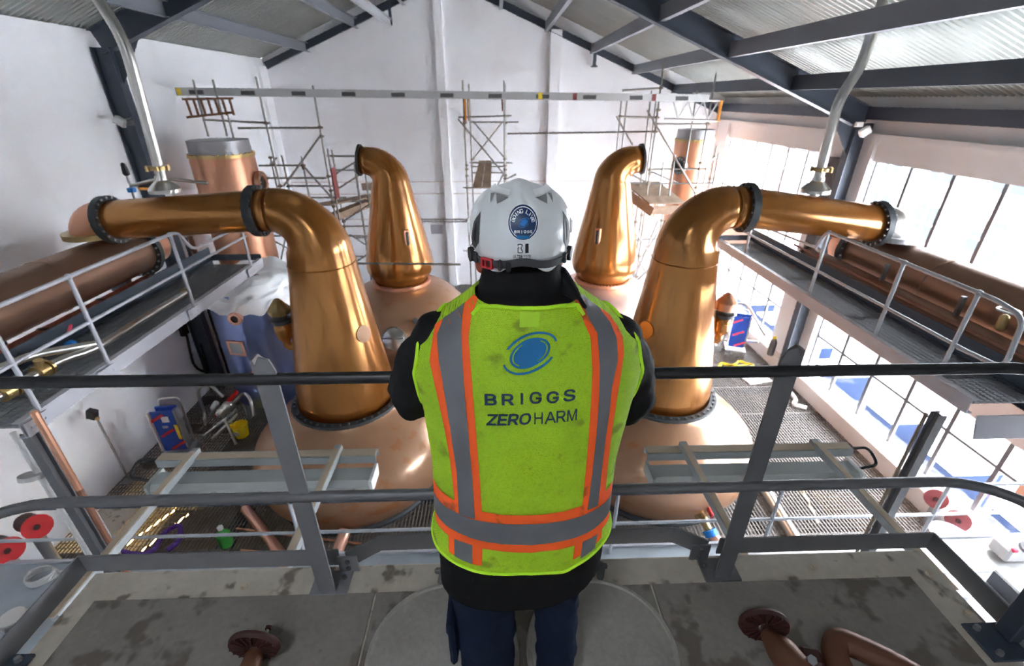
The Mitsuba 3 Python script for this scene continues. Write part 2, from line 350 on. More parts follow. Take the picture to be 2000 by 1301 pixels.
for a, b in BAYS:
    for z0, z1, tr in ((-1.75, 0.82, -0.70), (-4.42, -2.8, -3.35)):
        w = struct(f'window_{len([k for k in labels if k.startswith("window_")]) + 1}', None, None, 'wide steel framed window onto bright daylight'); n = round((b - a) / 0.92); s = (b - a) / n
        part(w, 'sill', bx(XR - 0.06, XR + 0.18, a, b, z0, z0 + 0.04), 'wall_pink', False)
        for k in range(n + 1): part(w, 'mullion', bx(XR + 0.08, XR + 0.13, a + k * s - 0.036, a + k * s + 0.036, z0, z1), 'frame_dark', False)
        part(w, 'transom', bx(XR + 0.085, XR + 0.125, a, b, tr - 0.026, tr + 0.026), 'frame_dark', False)
        for k in range(n):
            for u0, u1 in ((z0 + 0.04, tr), (tr, z1)): part(w, 'pane', bx(XR + 0.104, XR + 0.106, a + k * s, a + k * s + s, u0, u1) if 0 else trimesh.Trimesh([[XR + 0.105, a + k * s, u0], [XR + 0.105, a + k * s + s, u0], [XR + 0.105, a + k * s + s, u1], [XR + 0.105, a + k * s, u1]], [[0, 1, 2], [0, 2, 3]], process=False), 'pane', False)
# roof of profiled sheets, ribs running down the slope
cl = struct('ceiling', None, None, 'pitched roof of profiled metal sheets')
def sheet(x0, x1):
    ys, zs = [], []
    for k in range(8):
        y = k * 0.125
        for d, h in ((0, 0), (0.045, 0), (0.06, 0.045), (0.105, 0.045)): ys.append(y + d); zs.append(h)
    ys.append(1.0); zs.append(0.0); v = [(x, y, roof_z(x) + z) for x in (x0, x1) for y, z in zip(ys, zs)]; n = len(ys)
    return mikit.ply((v, [[i, i + 1, n + i + 1, n + i] for i in range(n - 1)]), 'mat_roof', False)
RL = (-2.05, -0.95, -3.0, -2.0)                  # a glazed rooflight astride the ridge, above and behind the camera
for x0, x1, xc in ((XL - 0.3, -1.5, RL[0]), (-1.5, XR + 0.3, RL[1])):
    S = sheet(x0, x1); S2 = sheet(x0, xc) if x0 < -2 else sheet(xc, x1)
    for k in range(22): part(cl, 'roof_sheet', {**(S2 if RL[2] <= YF + k < RL[3] else S), 'to_world': T().translate([0, YF + k, 0])}, 'roof')
rk = struct('window_rooflight', None, None, 'glazed rooflight at the ridge above the platform')
for a, b in ((RL[0], -1.5), (-1.5, RL[1])): part(rk, 'pane', trimesh.Trimesh([[x, y, roof_z(x) + 0.05] for x, y in ((a, RL[2]), (b, RL[2]), (b, RL[3]), (a, RL[3]))], [[0, 1, 2], [0, 2, 3]], process=False), 'pane', False)
for y in (RL[2], RL[3]): part(rk, 'frame', cat(bar((RL[0], y, roof_z(RL[0])), (-1.5, y, roof_z(-1.5)), 0.06, 0.12), bar((-1.5, y, roof_z(-1.5)), (RL[1], y, roof_z(RL[1])), 0.06, 0.12)), 'frame_dark', False)
dk = [(XL - 0.3, -1.5, YF, RL[2]), (-1.5, XR + 0.3, YF, RL[2]), (XL - 0.3, RL[0], RL[2], RL[3]), (RL[1], XR + 0.3, RL[2], RL[3]), (XL - 0.3, -1.5, RL[3], YB + 0.3), (-1.5, XR + 0.3, RL[3], YB + 0.3)]
struct('roof_deck', cat(*[trimesh.Trimesh([[x, y, roof_z(x) + 0.06] for x, y in ((a, c), (b, c), (b, d), (a, d))], [[0, 1, 2], [0, 2, 3]], process=False) for a, b, c, d in dk]), 'dark_concrete', 'outer roof covering', False)
# steel frames
def rz(x): return 5.36 - 0.4 * abs(x + 1.5)
def frame(y, h, b, cols, label, name):
    t = thing(name, label, 'steel frame')
    part(t, 'rafter', ibeam((XL + 0.15, y, rz(XL + 0.15)), (-1.5, y, rz(-1.5)), h, b), 'navy_steel', False)
    part(t, 'rafter', ibeam((-1.5, y, rz(-1.5)), (XR - 0.15, y, rz(XR - 0.15)), h, b), 'navy_steel', False)
    if cols:
        for x, s in ((XL + 0.2, 1), (XR - 0.22, -1)):
            part(t, 'column', ibeam((x, y, FZ), (x, y, rz(x) - 0.1), 0.36, 0.2, up=(1, 0, 0)), 'navy_steel', False)
            part(t, 'haunch', trimesh.creation.extrude_polygon(Polygon([(0, 0), (0.55, 0.0 + 0.4 * 0.55), (0, -0.55)]), 0.02).apply_transform(V([[s, 0, 0, x + s * 0.15], [0, 0, 1, y - 0.01], [0, 1, 0, rz(x) - 0.2], [0, 0, 0, 1.0]])), 'navy_steel', False)
    return t
f1 = frame(10.5, 0.42, 0.20, True, 'dark blue steel portal frame crossing the roof in the middle of the hall', 'portal_frame')
part(f1, 'warning_tape', box((XL + 0.2, 10.39, 0.30), (0.375, 0.01, 0.05)), 'orange_paint', False, label='orange tape band')
frame(3.1, 0.42, 0.20, False, 'dark blue steel rafters of the nearest portal frame at the top right corner', 'portal_frame')
frame(17.62, 0.20, 0.10, False, 'thin dark blue steel rafters lying along the white gable wall', 'gable_frame')
for x, lab in ((-6.1, 'grey roof purlin, first from the left wall'), (-4.45, 'grey roof purlin, second from the left wall'), (-2.9, 'grey roof purlin, third from the left wall'),
               (0.15, 'grey roof purlin just right of the ridge'), (1.62, 'grey roof purlin, second right of the ridge'), (3.15, 'grey roof purlin, third right of the ridge, catching the window light'),
               (4.62, 'grey roof purlin, fourth right of the ridge'), (6.05, 'dark roof purlin above the right vent pipe')):
    solo('roof_purlin', lab, 'beam', cbeam((x, YF, rz(x) - 0.04), (x, 17.75, rz(x) - 0.04), 0.26, 0.11, 0.01), 'grey_steel' if x < 6 else 'navy_steel', False, 'roof purlins')
solo('eaves_beam', 'dark eaves beam along the top of the right wall', 'beam', cbeam((XR - 0.2, YF, 1.74), (XR - 0.2, 17.75, 1.74), 0.24, 0.12, 0.01), 'navy_steel', False)
solo('beam_hanger', 'dark steel hanger below the right gable rafter, shadow on the wall', 'bracket', cat(box((3.28, 17.55, 3.22), (0.1, 0.1, 0.55)), box((3.28, 17.55, 2.96), (0.2, 0.16, 0.05))), 'navy_steel', False)
solo('runway_beam', 'short pale steel beam hung under the left gable rafter', 'beam', cat(ibeam((-3.25, 10.6, 4.12), (-3.25, 17.3, 4.12), 0.2, 0.12)), 'light_rail', False)
solo('beam_hanger', 'dark hanger carrying the pale beam under the left gable rafter', 'bracket', box((-3.25, 17.4, 4.35), (0.08, 0.1, 0.6)), 'navy_steel', False)

# outside, seen through the glass
struct('outside_ground', bx(XR + 0.3, 60, -40, 60, -7.2, -6.9), 'outside_ground', 'pale ground outside the windows')
nb = thing('neighbouring_building', 'pale building with grey windows beyond the right hand windows', 'building')
part(nb, 'wall', bx(24, 29, -12, 46, -6.9, 0.2), 'outside_wall', False)
for k in range(14):
    for z in (-5.2, -2.0):
        w = part(nb, 'window', bx(23.93, 24.0, -8 + k * 3.6, -6.4 + k * 3.6, z, z + 1.9), 'outside_window', False)
        part(w, 'glazing_bar', cat(bx(23.90, 23.94, -7.26 + k * 3.6, -7.14 + k * 3.6, z, z + 1.9), bx(23.90, 23.94, -8 + k * 3.6, -6.4 + k * 3.6, z + 0.9, z + 1.0)), 'outside_wall', False)
for k in range(8):
    b = thing('yard_container', 'dark blue container with pale lid outside the lower windows, ' + ('nearest', 'second nearest', 'third nearest', 'fourth nearest', 'fourth farthest', 'third farthest', 'second farthest', 'farthest')[k] + ' of the row', 'container', 'blue containers outside')
    y = 4.2 + k * 1.8 + (0.4 if k > 3 else 0)
    part(b, 'body', rbox((10.6, y, -6.15), (1.2, 0.95, 1.5), 0.05), 'outside_blue'); part(b, 'lid', rbox((10.6, y, -5.36), (1.3, 1.02, 0.08), 0.02), 'outside_wall')

# ---------------------------------------------------------------- viewing platform with its railing
pf = struct('platform_floor', rbox((0.075, -0.5, -0.15), (4.05, 4.02, 0.30), 0.012), 'concrete', 'concrete viewing platform with dark floor plates', False)
for x0, x1 in ((-1.835, -0.585), (-0.575, 0.685), (0.695, 1.925)): part(pf, 'floor_plate', rbox(((x0 + x1) / 2, 0.0, 0.003), (x1 - x0, 2.715, 0.012), 0.002), 'plate', False)
for x, y in ((2.03, 1.37), (2.04, 1.18), (1.5, 1.42), (-1.2, 1.41)): part(pf, 'bolt_head', lathe([(1e-4, 0.014), (0.012, 0.012), (0.016, 0.0)], 10, (x, y, 0.0)), 'dusty')
def arc_corner(p0, pc, p1, rad, r, side=12): return sweep(bend([p0, pc, p1], rad, 10), r, side)
rl = thing('guard_rail', 'dark grey steel railing around the platform in front of the worker', 'railing')
part(rl, 'top_rail', sweep(bend([(-2.06, -1.2, 1.15), (-2.06, 1.37, 1.16), (2.10, 1.37, 1.15), (2.10, -1.2, 1.15)], 0.30, 10), 0.0215, 16), 'rail_black')
part(rl, 'mid_rail', sweep(bend([(-2.06, -1.2, 0.60), (-2.06, 1.37, 0.60), (2.12, 1.37, 0.60), (2.12, -1.2, 0.60)], 0.34, 10), 0.0215, 16), 'rail_grey')
def toe(pts): return cat(*[bar(a, b, 0.008, 0.105) for a, b in zip(pts[:-1], pts[1:])])
part(rl, 'toe_board', toe([(-1.985, -1.2, 0.06), (-1.985, 1.51, 0.06), (-0.78, 1.51, 0.055)]), 'post_grey', False)
part(rl, 'toe_board', toe([(-0.74, 1.49, 0.06), (-0.60, 1.575, 0.068), (0.86, 1.575, 0.068), (1.0, 1.50, 0.06)]), 'rail_grey', False)
part(rl, 'toe_board', toe([(1.06, 1.51, 0.06), (2.13, 1.51, 0.06), (2.13, -1.2, 0.06)]), 'rail_grey', False)
def post(x, y, s, m):
    p = Polygon([(-0.036, 0.01), (0.036, 0.01), (0.036, 1.19), (0.022, 1.235), (-0.012, 1.245), (-0.036, 1.20)])
    a = trimesh.creation.extrude_polygon(p, 0.008); a.apply_transform(V([[s, 0, 0, x], [0, 0, 1, y - 0.045], [0, 1, 0, 0], [0, 0, 0, 1.0]])); a.fix_normals()
    q = Polygon([(-0.045, 0.01), (0.03, 0.01), (0.03, 1.2), (0.0, 1.235), (-0.045, 1.235)])
    b = trimesh.creation.extrude_polygon(q, 0.008); b.apply_transform(V([[0, 0, 1, x - s * 0.036 - 0.004], [1, 0, 0, y], [0, 1, 0, 0], [0, 0, 0, 1.0]])); b.fix_normals()
    k = part(rl, 'post', cat(a, b), m, False)
    part(k, 'base_plate', rbox((x + 0.005, y + 0.0, 0.008), (0.17, 0.12, 0.012), 0.002), m, False)
    for u in (-0.055, 0.06): part(k, 'bolt', lathe([(1e-4, 0.03), (0.009, 0.029), (0.012, 0.014)], 6, (x + u, y + 0.02, 0)), 'bolt', False)
    part(k, 'fixing_plate', box((x + s * 0.075, y + 0.055, 0.065), (0.09, 0.008, 0.10)), m, False)
    for u in (-0.022, 0.022): part(k, 'bolt', disc((x + s * 0.075, y + 0.047, 0.065 + u), (0, -1, 0), 0.011, 0.012, 6), 'bolt', False)
post(-0.80, 1.41, 1, 'post_grey'); post(1.03, 1.42, -1, 'rail_grey')
for x in (-2.05, 2.115):
    k = part(rl, 'post', cat(rbox((x, 1.08, 0.585), (0.07, 0.07, 1.13), 0.004)), 'navy_steel', False)
    part(k, 'base_plate', rbox((x - math.copysign(0.05, x), 1.06, 0.008), (0.20, 0.15, 0.014), 0.002), 'navy_steel', False)
    for u in (-0.05, 0.05): part(k, 'bolt', lathe([(1e-4, 0.035), (0.011, 0.034), (0.014, 0.014)], 6, (x - math.copysign(0.11, x), 1.06 + u, 0)), 'dull_steel', False)

for cx, lab, hx in ((-0.245, 'round grey steel hatch lid under the left foot of the worker', -0.285), (0.40, 'round grey steel hatch lid at the right foot of the worker', 0.455)):
    h = thing('hatch_lid', lab, 'hatch')
    part(h, 'cover', lathe([(1e-4, 0.028), (0.22, 0.027), (0.25, 0.023), (0.285, 0.023), (0.292, 0.03), (0.303, 0.030), (0.308, 0.022), (0.308, 0.008), (1e-4, 0.008)], 72, (cx, 1.075, 0.001)), 'lid', 40)
    part(h, 'hinge_lug', chain([[((hx, 1.385, 0.03), 0.016), ((hx + 0.012, 1.43, 0.045), 0.02)], [((hx - 0.02, 1.43, 0.045), 0.014), ((hx + 0.03, 1.43, 0.045), 0.014)]], 0.01, 4), 'bolt', True)

def hand_valve(cx, cy, tilt, az, lab):
    v = thing('pipe_valve', lab, 'valve')
    def place(m): m = rot(m, tilt, (1, 0, 0)); m = rot(m, az, (0, 0, 1)); return move(m, (cx, cy, 0.112))
    rim = lathe([(0.022, -0.012), (0.075, -0.010), (0.092, -0.014), (0.097, 0.0), (0.092, 0.012), (0.078, 0.008), (0.022, 0.012), (0.022, -0.012)], 40)
    part(v, 'flange', place(rim), 'iron')
    for k in range(18): part(v, 'rib', place(rot(box((0.062, 0, -0.012), (0.055, 0.005, 0.016)), 20 * k, (0, 0, 1))), 'iron', False)
    part(v, 'spindle', place(tube((0.0, 0.062, 0.0), (0.0, 0.062, 0.085), 0.006)), 'dull_steel')
    part(v, 'spindle_nut', place(lathe([(1e-4, 0.098), (0.011, 0.096), (0.013, 0.084), (1e-4, 0.082)], 8, (0, 0.062, 0))), 'iron')
    return v, place
v, pl = hand_valve(-0.975, 1.085, -84, 0, 'rust brown slotted flange valve on the left floor plate')
part(v, 'body', chain([[((-0.975, 1.06, 0.075), 0.035), ((-0.975, 0.96, 0.055), 0.045), ((-0.975, 0.80, 0.05), 0.045)]], 0.012, 6), 'iron_pipe', True)
v, pl = hand_valve(1.06, 1.10, -88, -12, 'rust brown slotted flange valve beside the bent pipe on the right floor plate')
part(v, 'body', chain([[((1.07, 1.07, 0.08), 0.028), ((1.10, 1.01, 0.075), 0.058), ((1.13, 0.93, 0.07), 0.06)]], 0.012, 6), 'iron_pipe', True)
part(v, 'union_nut', rot(rbox((1.185, 0.98, 0.075), (0.085, 0.075, 0.075), 0.015), -15, (0, 0, 1), (1.185, 0.98, 0)), 'iron')
part(v, 'bolt', disc((1.165, 0.955, 0.125), (-0.2, -0.4, 1), 0.018, 0.016, 6), 'dull_steel', False)
solo('bent_pipe', 'rust orange bent pipe lying at the bottom right corner', 'pipe', sweep(bend([(1.29, 0.86, 0.06), (1.285, 0.99, 0.085), (1.33, 1.045, 0.10), (1.47, 0.97, 0.09), (1.62, 0.85, 0.07)], 0.09, 8), 0.046, 20), 'iron_pipe', True)

# fluorescent light fittings held out beyond the platform edge
def light_fitting(x0, x1, arms, yj, lab, cab):
    t = thing('light_fitting', lab, 'light fitting'); z = -0.30; xm = (x0 + x1) / 2; L = x1 - x0
    part(t, 'channel', cat(bx(x0, x1, yj - 0.02, yj + 0.05, z + 0.02, z + 0.03), bx(x0, x1, yj - 0.028, yj - 0.02, z - 0.03, z + 0.03), bx(x0, x1, yj + 0.05, yj + 0.058, z - 0.03, z + 0.03)), 'galv', False)
    part(t, 'dust_layer', rbox((xm, yj + 0.015, z + 0.033), (L * 0.995, 0.065, 0.006), 0.002), 'dusty', False)
    pr = Polygon([(-0.09, -0.06), (0.09, -0.06), (0.088, -0.01), (0.06, 0.03), (-0.06, 0.03), (-0.088, -0.01)])
    b = trimesh.creation.extrude_polygon(pr, L * 0.97); b.apply_transform(V([[0, 0, 1, x0 + L * 0.015], [1, 0, 0, yj - 0.10], [0, 1, 0, z - 0.09], [0, 0, 0, 1.0]])); b.fix_normals()
    part(t, 'housing', b, 'lamp_body', False)
    part(t, 'end_cap', box((x0 + 0.01, yj - 0.10, z - 0.10), (0.02, 0.19, 0.10)), 'lamp_body', False); part(t, 'end_cap', box((x1 - 0.01, yj - 0.10, z - 0.10), (0.02, 0.19, 0.10)), 'white', False)
    part(t, 'diffuser', rbox((xm, yj - 0.10, z - 0.165), (L * 0.96, 0.17, 0.05), 0.02), 'white', False)
    for k in range(5): part(t, 'clip', rbox((x0 + L * (0.09 + 0.205 * k), yj - 0.195, z - 0.135), (0.035, 0.02, 0.045), 0.005), 'dull_steel', False)
    for ax in arms:
        a = part(t, 'support_arm', bar((ax, 1.45, z + 0.045), (ax, yj + 0.06, z + 0.045), 0.05, 0.05), 'galv', False); part(a, 'dust_strip', box((ax, (1.45 + yj) / 2, z + 0.072), (0.042, yj - 1.42, 0.004)), 'dusty', False)
    e, s = (x0, -1) if cab < 0 else (x1, 1)
    part(t, 'cable', pipe([(e, yj + 0.02, z), (e + s * 0.16, yj + 0.03, z), (e + s * 0.17, yj - 0.09, z - 0.06), (e, yj - 0.10, z - 0.09)], 0.011, 0.05), 'black')
light_fitting(-2.45, -0.90, (-2.20, -1.18), 2.60, 'grey fluorescent light fitting on two arms left of the worker', -1)
light_fitting(1.06, 2.58, (1.34, 2.32), 2.56, 'grey fluorescent light fitting on two arms right of the worker', 1)

# ---------------------------------------------------------------- the four copper pot stills
def neck_path(s, x0, y0, z0, z1, R, xe, ze, n=16):     # up the neck, round the bend, along the lyne arm
    p = [(x0, y0, z0 + (z1 - z0) * t) for t in np.linspace(0, 1, 14)]
    for t in np.linspace(0, PI / 2, n)[1:]: p.append((x0 + s * R * (1 - math.cos(t)), y0, z1 + R * math.sin(t)))
    return p
def front_still(x0, s, lab, xf, xe, ze, pink):
    y0 = 7.3; t = thing('pot_still', lab, 'pot still', 'copper pot stills')
    prof = curve([(1.50, FZ), (1.62, FZ + 0.12), (1.80, FZ + 0.40), (1.86, FZ + 0.66), (1.78, FZ + 1.02), (1.50, FZ + 1.34), (1.16, FZ + 1.58), (0.96, FZ + 1.72), (0.90, FZ + 1.80)], 44)
    pot = part(t, 'pot', lathe(prof, 96, (x0, y0, 0)), 'pot', True)
    part(pot, 'base_ring', ring((x0, y0, FZ + 0.03), (0, 0, 1), 1.58, 0.07, 72), 'black_ring', True)
    c = part(t, 'collar_ring', lathe([(0.86, -3.02), (0.985, -3.02), (0.995, -2.99), (0.985, -2.955), (0.86, -2.955)], 72, (x0, y0, 0)), 'black_ring', 30)
    part(c, 'bolt_row', bolts((x0, y0, -2.955), (0, 0, 1), 0.935, 44, 0.024, 0.05), 'bolt', False, kind='stuff')
    R = 0.62; z1 = -0.14
    p = neck_path(s, x0, y0, -2.98, z1, R, xe, ze); k = len(p)
    rr = [np.interp(q[2], [-2.98, -2.6, -1.6, -0.6, z1], [0.87, 0.845, 0.70, 0.555, 0.50]) for q in p[:14]] + list(np.interp(np.linspace(0, 1, k - 14), [0, 0.4, 1], [0.49, 0.40, 0.325]))
    part(t, 'neck', sweep(p, rr, 56), 'copper', True)
    e = V(p[-1]); xm = xf
    part(t, 'bend_end', sweep([e, (xm, y0, e[2] - 0.01)], [0.325, 0.31], 48), 'copper', True)
    fl = part(t, 'arm_flange', disc((xm + s * 0.03, y0, e[2] - 0.01), (1, 0, 0), 0.385, 0.11, 48), 'black_ring', 30)
    part(fl, 'bolt_row', bolts((xm + s * 0.03, y0, e[2] - 0.01), (1, 0, 0), 0.355, 20, 0.02, 0.15), 'bolt', False, kind='stuff')
    part(t, 'lyne_arm', sweep([(xm + s * 0.06, y0, e[2] - 0.01), (xe, y0, ze)], [0.31, 0.285], 48), 'copper', True)
    f2 = part(t, 'end_flange', disc((xe, y0, ze), (1, 0, 0.07), 0.36, 0.10, 48), 'black_ring', 30)
    part(f2, 'bolt_row', bolts((xe, y0, ze), (1, 0, 0.07), 0.33, 20, 0.018, 0.14), 'dull_steel', False, kind='stuff')
    q = [(xe + s * (0.04 + 0.30 * math.sin(a)), y0, ze - 0.20 * (1 - math.cos(a))) for a in np.linspace(0, PI / 2, 10)]
    part(t, 'end_elbow', sweep(q, 0.29, 40), 'raw_copper' if s < 0 else 'stainless', True, label='reddish copper end elbow' if s < 0 else 'bare metal end elbow')
    part(t, 'condenser_flange', disc((q[-1][0], y0, q[-1][2]), (0, 0, 1), 0.40, 0.08, 48), 'brass' if s < 0 else 'dull_steel', 30)
    # seam on the neck, sight plate, relief valve on the outer side
    part(t, 'neck_seam', ring((x0, y0, -0.35), (0, 0, 1), 0.527, 0.010, 64, 6), 'copper', True)
    ax = V([-s * 0.86, -0.51, 0.0]); ax /= np.linalg.norm(ax); c0 = V([x0, y0, -1.50]) + ax * 0.683; ax2 = ax + V([0, 0, 0.15]); ax2 /= np.linalg.norm(ax2)
    part(t, 'sight_plate', disc(c0, ax2, 0.15, 0.03, 32), 'pot' if s < 0 else 'copper', 30)
    vx = x0 + s * 0.86; vy = y0 - 0.05; vz = -1.14
    b = part(t, 'relief_valve', lathe(curve([(0.07, vz - 0.62), (0.13, vz - 0.52), (0.15, vz - 0.36), (0.11, vz - 0.27)], 14), 24, (vx, vy, 0)), 'copper', True)
    part(b, 'valve_ring', lathe([(0.02, vz - 0.27), (0.17, vz - 0.26), (0.17, vz - 0.20), (0.10, vz - 0.18), (0.10, vz - 0.12), (0.02, vz - 0.12)], 24, (vx, vy, 0)), 'black_ring', 30)
    part(b, 'cap', lathe([(0.02, vz - 0.10), (0.17, vz - 0.10), (0.185, vz - 0.02), (0.05, vz + 0.16), (1e-4, vz + 0.18)] if s < 0 else [(0.02, vz - 0.12), (0.17, vz - 0.12), (0.18, vz - 0.02), (0.17, vz + 0.02), (0.05, vz + 0.17), (1e-4, vz + 0.19)], 10 if s < 0 else 28, (vx, vy, 0)), 'brass' if s < 0 else 'raw_copper', 20, label='pointed brass cap' if s < 0 else 'domed copper cap')
    part(b, 'branch_pipe', pipe([(x0 + s * 0.62, y0, vz - 0.75), (vx, vy, vz - 0.75), (vx, vy, vz - 0.55)], 0.07, 0.12), 'copper', True)
    return t, pot
front_still(-2.86, -1, 'front left copper pot still with its long arm running to the left wall', -3.66, -5.93, 0.35, False)
st, pot = front_still(3.10, 1, 'front right copper pot still with its long arm running to the window wall', 3.90, 6.15, 0.20, False)
d = part(st, 'drain_valve', chain([[((3.30, 5.62, -4.30), 0.075), ((3.42, 5.42, -4.36), 0.085)], [((3.42, 5.42, -4.36), 0.07), ((3.46, 5.30, -4.42), 0.06)]], 0.02, 4), 'brass', True)
part(d, 'red_handle', rbox((3.50, 5.44, -4.18), (0.05, 0.20, 0.10), 0.015), 'red'); part(d, 'blue_cap', disc((3.49, 5.24, -4.46), (0.25, -0.6, -0.5), 0.11, 0.10, 24), 'bright_blue')
part(d, 'outlet_pipe', pipe([(3.50, 5.22, -4.47), (3.58, 5.10, -4.52), (3.68, 5.02, -4.62), (3.68, 4.95, -4.78)], 0.085, 0.12), 'copper_pipe', True)

def back_still(x0, s, lab, potm):
    y0 = 12.1; t = thing('pot_still', lab, 'pot still', 'copper pot stills')
    prof = curve([(1.50, FZ), (1.70, FZ + 0.25), (1.90, FZ + 0.75), (1.93, FZ + 1.05), (1.82, FZ + 1.45), (1.50, FZ + 1.86), (1.12, FZ + 2.16), (0.84, FZ + 2.27), (0.76, FZ + 2.29)], 44)
    pot = part(t, 'pot', lathe(prof, 96, (x0, y0, 0)), potm, True)
    c = part(t, 'collar_ring', lathe([(0.66, -2.51), (0.78, -2.51), (0.79, -2.47), (0.78, -2.43), (0.66, -2.43)], 64, (x0, y0, 0)), 'raw_copper', 30)
    part(c, 'bolt_row', bolts((x0, y0, -2.43), (0, 0, 1), 0.73, 52, 0.024, 0.04), 'copper_pipe', False, kind='stuff')
    zs = [-2.46, -2.36, -2.24, -2.12, -1.98, -1.84, -1.7] + list(np.linspace(-1.5, 0.1, 10)); R = 0.55
    p = [(x0, y0, z) for z in zs] + [(x0 + s * R * (1 - math.cos(a)), y0, 0.1 + R * math.sin(a)) for a in np.linspace(0, math.radians(84), 16)[1:]]
    rr = [np.interp(z, [-2.46, -2.36, -2.24, -2.12, -1.98, -1.84, -1.7, 0.1], [0.70, 0.71, 0.80, 0.865, 0.885, 0.875, 0.85, 0.47]) for z in zs] + list(np.interp(np.linspace(0, 1, 15), [0, 0.5, 1], [0.465, 0.39, 0.33]))
    a = math.radians(84); e = V(p[-1]); dx = V([s * math.sin(a), 0, math.cos(a)]); p.append(tuple(e + dx * 0.18)); rr.append(0.31)
    part(t, 'neck', sweep(p, rr, 56), 'copper', True)
    e = V(p[-1]); f = part(t, 'open_flange', disc(e + dx * 0.02, dx, 0.365, 0.05, 40, 0.28), 'black_ring', 30)
    part(t, 'mouth_lining', sweep([e, e - dx * 0.25], [0.285, 0.30], 32, True), 'black', True)
    u = V([-s * 0.52, -0.85, 0]); u /= np.linalg.norm(u); w = u + V([0, 0, 0.2]); w /= np.linalg.norm(w)
    pl = part(t, 'sight_window', rot(rbox((0, 0, 0), (0.16, 0.05, 0.46), 0.02), math.degrees(math.atan2(-u[0], u[1])) + 180, (0, 0, 1)).apply_translation(V([x0, y0, -1.12]) + u * 0.735), 'raw_copper')
    part(pl, 'glass_slot', rot(rbox((0, 0, 0), (0.07, 0.05, 0.34), 0.01), math.degrees(math.atan2(-u[0], u[1])) + 180, (0, 0, 1)).apply_translation(V([x0, y0, -1.12]) + u * 0.75), 'black_ring')
    return t
bl = back_still(-2.66, -1, 'back left copper pot still whose bent head ends in an open flange facing left', 'pot')
mw = V([-2.62, 10.27, -3.33]); nv = V([0.03, -0.86, 0.50]); nv /= np.linalg.norm(nv)
k = part(bl, 'manway', lathe([(1e-4, 0.10), (0.10, 0.092), (0.20, 0.06), (0.265, 0.02), (0.30, 0.02), (0.30, -0.06), (1e-4, -0.06)], 40).apply_transform(trimesh.geometry.align_vectors([0, 0, 1], nv)).apply_translation(mw), 'stainless', 30)
part(k, 'bolt_row', bolts(mw + nv * 0.02, nv, 0.285, 24, 0.016, 0.05), 'dull_steel', False, kind='stuff')
part(k, 'clamp_bar', cat(bar(mw + nv * 0.09 - V([0.24, 0, 0]), mw + nv * 0.09 + V([0.24, 0, 0]), 0.04, 0.03)), 'dull_steel', False)
part(bl, 'gauge', disc((-2.10, 10.52, -2.96), (0.2, -0.8, 0.5), 0.07, 0.10, 24), 'bolt'); part(bl, 'gauge', disc((-1.94, 10.47, -3.13), (0.25, -0.8, 0.5), 0.085, 0.10, 24), 'stainless')
back_still(2.92, 1, 'back right copper pot still on a pink unpolished pot, bent head facing right', 'pink')

# ---------------------------------------------------------------- condensers, trays, vents and walkways
def condenser(x, y1, s, lab, z=-0.33, r=0.37):
    t = thing('condenser', lab, 'condenser'); y0 = 1.6
    part(t, 'shell', sweep([(x, y0, z), (x, y1, z)], r, 48), 'condenser', 40)
    for y in (4.2, 6.2): part(t, 'seam_band', ring((x, y, z), (0, 1, 0), r, 0.012, 48, 6), 'condenser', True)
    f = part(t, 'flange', disc((x, y1, z), (0, 1, 0), r + 0.08, 0.10, 40), 'black_ring', 30)
    part(f, 'bolt_row', bolts((x, y1, z), (0, 1, 0), r + 0.045, 22, 0.018, 0.15), 'dull_steel', False, kind='stuff')
    part(t, 'water_box', sweep([(x, y1 + 0.05, z), (x, y1 + 0.42, z)], [r * 0.98, r * 0.9], 40), 'raw_copper', 40)
    for y in (2.6, 5.2, 7.4): part(t, 'saddle', bx(x - 0.14, x + 0.14, y - 0.06, y + 0.06, -1.05, z - 0.33), 'navy_steel', False)
    return t
condenser(-6.27, 7.95, -1, 'brown copper condenser lying along the left wall under the arm of the front left still')
condenser(6.62, 7.95, 1, 'brown copper condenser lying along the windows under the arm of the front right still', -0.45, 0.385)
t = thing('copper_tray', 'pink copper tray along the outer side of the left walkway', 'tray')
part(t, 'trough', cat(bar((-5.90, 4.3, -0.80), (-5.90, 7.75, -0.80), 0.28, 0.012), bar((-5.77, 4.3, -0.72), (-5.77, 7.75, -0.72), 0.012, 0.09), bar((-6.03, 4.3, -0.72), (-6.03, 7.75, -0.72), 0.012, 0.09)), 'copper_pipe', False)
for y in (4.5, 5.6, 6.6, 7.7): part(t, 'cross_strap', box((-5.90, y, -0.68), (0.30, 0.04, 0.02)), 'bolt', False)
part(t, 'edge_pipe', tube((-5.735, 4.0, -0.62), (-5.735, 8.2, -0.62), 0.022), 'rust')
t = thing('pipe_run', 'thick brown copper pipe below the right condenser beside the walkway', 'pipe')
part(t, 'pipe', sweep([(5.98, 2.2, -0.70), (5.98, 8.4, -0.70)], 0.19, 32), 'condenser', 40); part(t, 'end_flange', disc((5.98, 8.4, -0.70), (0, 1, 0), 0.23, 0.06, 32), 'bolt')
for y in (4.0, 5.3, 6.6): part(t, 'hanger', bx(5.95, 6.01, y - 0.02, y + 0.02, -0.54, -0.25), 'bolt', False)
part(t, 'tracer_pipe', tube((5.77, 2.6, -0.52), (5.77, 8.6, -0.52), 0.022), 'rust')
part(t, 'valve', chain([[((5.98, 4.75, -0.42), 0.05), ((5.98, 4.75, -0.30), 0.05)]], 0.02, 3), 'brass', True); part(t, 'hand_wheel', ring((5.98, 4.75, -0.20), (0, 0, 1), 0.10, 0.014, 24, 6), 'alu', True)

